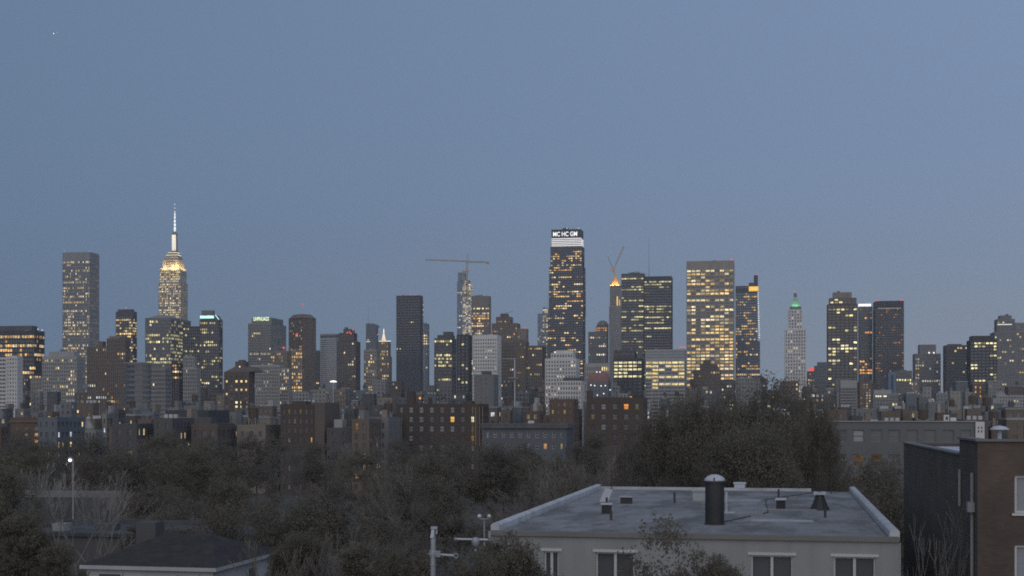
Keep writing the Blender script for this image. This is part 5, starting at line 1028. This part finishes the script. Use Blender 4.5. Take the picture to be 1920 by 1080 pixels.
def forest():
    R = random.Random(3)
    def word(kind): return {'d': 'dense dark leafy tree', 't': 'thin brownish half-leafed tree', 'b': 'bare grey twiggy tree'}[kind[0]]
    bands = [(300, 375, 806, 832, 34, 'at far edge of wood'), (200, 255, 834, 866, 50, 'in mid wood'), (132, 165, 880, 915, 78, 'low in wood'), (92, 112, 930, 968, 105, 'at near edge of wood')]
    for bi, (Y0, Y1, a, b, st, where) in enumerate(bands):
        px = -30
        while px < 1720:
            x = px+R.uniform(-.25, .25)*st; px += st*R.uniform(.75, 1.15)
            if 1150 < x < 1575 and bi != 1: continue
            if bi == 0 and x > 1575: continue
            if bi >= 2 and 30 < x < 215: continue
            if bi == 3 and (x < 480 or x > 900): continue
            if bi >= 1 and x > 1560: continue
            kind = R.choice(['dense0','dense1','dense2','dense3','dense0','thin0','thin1','thin2','bare0','bare1','bare2'])
            yt = R.uniform(a, b) + (24 if bi == 0 and 930 < x < 1075 else 0) + (14 if bi == 0 and 740 < x < 890 else 0)
            asp = R.uniform(.85, 1.15); size = 'broad ' if asp > 1.05 else 'slim ' if asp < .95 else ''
            tree(kind, x, yt, R.uniform(Y0, Y1), f"{size}{word(kind)} {where} below {ref(x, MIDREF)}", 'trees of the wooded slope', asp, R.uniform(0, 6.28))
forest()
def single_trees():
    tree('big0', 1440, 732, 92, 'tallest broad dark evergreen rising behind the white house roof', None, .52, .4)
    tree('big1', 1338, 748, 88, 'broad dark evergreen beside the tallest one behind the white house', None, .46, 2.0)
    tree('big1', 1250, 764, 96, 'rounded dark evergreen near the dark brick terrace house', None, .46, 4.1)
    tree('big0', 1526, 752, 86, 'dark evergreen at the end of the clump towards the long grey flats', None, .24, 5.0)
    tree('big1', 1395, 800, 80, 'low dark evergreen filling the clump just behind the white house parapet', None, .55, 3.2)
    tree('near1', 962, 984, 38, 'dark bushy evergreen against the corner of the white house', None, .68, 1.0)
    tree('near0', 902, 1010, 37, 'lower dark shrubby tree beside the service mast', None, .55, 2.0)
    tree('near1', 1335, 1015, 36, 'dark rounded evergreen in front of the white house windows', None, .52, 3.0); tree('near0', 1268, 1034, 35.5, 'small dark evergreen under the wispy sapling', None, .45, .3)
    tree('wispy', 1235, 950, 38, 'wispy sapling with few brown leaves in front of the white house', None, .85, .6)
    tree('near1', 1068, 1066, 37, 'little dark shrub top below the white house window', None, .34, 2.6)
    tree('near1', 42, 948, 60, 'dark bushy tree beside the pale flat-roofed house', None, .85, .2); tree('dense1', -5, 868, 96, 'tall dark tree at the border of the open lot', None, .7, 1.2); tree('near0', 118, 1000, 56, 'dark shrubby tree in front of the hipped house', None, .8, 4.4)
    tree('near1', 560, 985, 60, 'dark bush at the corner of the hipped house', None, .9, 4.0); tree('near0', 690, 1000, 52, 'dark bush left of the service mast', None, 1.0, 5.0); tree('near1', 770, 1012, 46, 'dark bush behind the service mast', None, .7, 1.9)
    tree('near0', 255, 975, 98, 'dark bush hiding the end of the flat-roofed house', None, 1.1, .9); tree('near1', 345, 985, 97, 'dark bush behind the hipped roof ridge', None, 1.0, 2.9); tree('near0', 60, 985, 94, 'dark bush before the flat-roofed house', None, .9, 3.3)
    tree('bare0', 1660, 838, 140, 'bare grey tree against the middle of the long grey flats', None, .9, 1.1); tree('dense3', 1612, 872, 118, 'brown-leafed tree between the evergreen clump and the flats', None, .7, 3.1)
    tree('thin0', 300, 940, 100, 'thin tree leaning over the flat-roofed house', None, .7, 1.0); tree('dense3', 420, 955, 101, 'brown-leafed tree at the far corner of the flat-roofed house', None, .75, 2.0); tree('dense0', 500, 945, 90, 'dark leafy tree beside the hipped house', None, .7, .7)
    tree('dense2', 1640, 878, 105, 'dark leafy tree in the gap below the long grey flats', None, .7, 1.0); tree('dense0', 1690, 915, 80, 'dark leafy tree behind the lower brick roof', None, .6, 2.2); tree('bare2', 1600, 842, 125, 'bare twiggy tree in front of the long grey flats', None, .8, 2.2)
    for kind, px, y, Y, lab, asp in (('birch0', 107, 868, 100, 'pale bare birch with crooked stem beside the street lamp', .75), ('birch1', 150, 878, 97, 'pale bare birch with wide arching limb', .9), ('birch0', 203, 905, 104, 'slight pale birch near the flat-roofed house end', .8),
                                    ('birch1', 1745, 925, 45, 'leafless pale sapling before the dark brick wall', .42), ('birch0', 1655, 850, 130, 'bare pale tree below the long grey flats', .8), ('birch1', 1610, 868, 120, 'bare slim tree beside the evergreen clump', .7), ('bare1', 560, 985, 58, 'bare twiggy tree at the foot of the wood', .7), ('bare0', 770, 850, 105, 'bare upright tree in the middle of the dark wood', .7), ('bare2', 1010, 880, 110, 'bare grey tree below the long blue-grey house', .9), ('bare1', 1090, 850, 130, 'bare brown tree between the long house and the evergreens', .9)):
        tree(kind, px, y, Y, lab, None, asp)
single_trees()

# ---------------------------------------------------------------- aeroplane and haze
def plane():
    Y = 9000.; k = Y/F; r = thing('aeroplane', 'tiny distant aeroplane catching light high in the sky', 'aeroplane', ((104.5-CX)*k, Y, ZC+(HY-62)*k), 0); r.rotation_euler = (0, math.radians(-14), .35)
    m = mat('plane_white', (.8,.82,.85), .4, .02)
    v, f = lathe([(.1, -14), (1.2, -12.5), (1.8, -9), (1.8, 6), (1.0, 12), (.3, 15)], 12); v = [(z, y, x) for x, y, z in v]; pydata('fuselage', v, f, m, r, smooth=True)
    for s in (-1, 1): pydata('wing', [(2,s*1.5,-.6),(-4,s*1.5,-.6),(3.5,s*15,.4),(5.5,s*15,.4),(2,s*1.5,-.1),(-4,s*1.5,-.1),(3.5,s*15,.6),(5.5,s*15,.6)], [(0,1,2,3),(7,6,5,4),(0,4,5,1),(1,5,6,2),(2,6,7,3),(3,7,4,0)], m, r)
    pydata('tail_fin', [(10,-.2,1),(14.5,-.2,.6),(15.5,-.2,6),(13.5,-.2,6),(10,.2,1),(14.5,.2,.6),(15.5,.2,6),(13.5,.2,6)], [(0,1,2,3),(7,6,5,4),(0,4,5,1),(1,5,6,2),(2,6,7,3),(3,7,4,0)], m, r)
    v, f = ball(2.2, (-13, -.6, -1)); pydata('landing_light', v, f, emit('landing_light', (.85,.92,1), 3), r)
plane()
def haze(density):
    o = boxes_obj('haze', [(-3500, -80, -20, 3500, 3600, 460)], None); tag(o, 'thin blue-grey evening haze over the city', kind='stuff')
    m = bpy.data.materials.new('haze'); m.use_nodes = True; nt = m.node_tree; nt.nodes.remove(nt.nodes['Principled BSDF']); p = nt.nodes.new('ShaderNodeVolumePrincipled')
    p.inputs['Color'].default_value = (.86, .92, 1.0, 1); p.inputs['Density'].default_value = density; p.inputs['Anisotropy'].default_value = .2; nt.links.new(p.outputs[0], nt.nodes['Material Output'].inputs['Volume']); o.data.materials.append(m)
haze(8e-5)
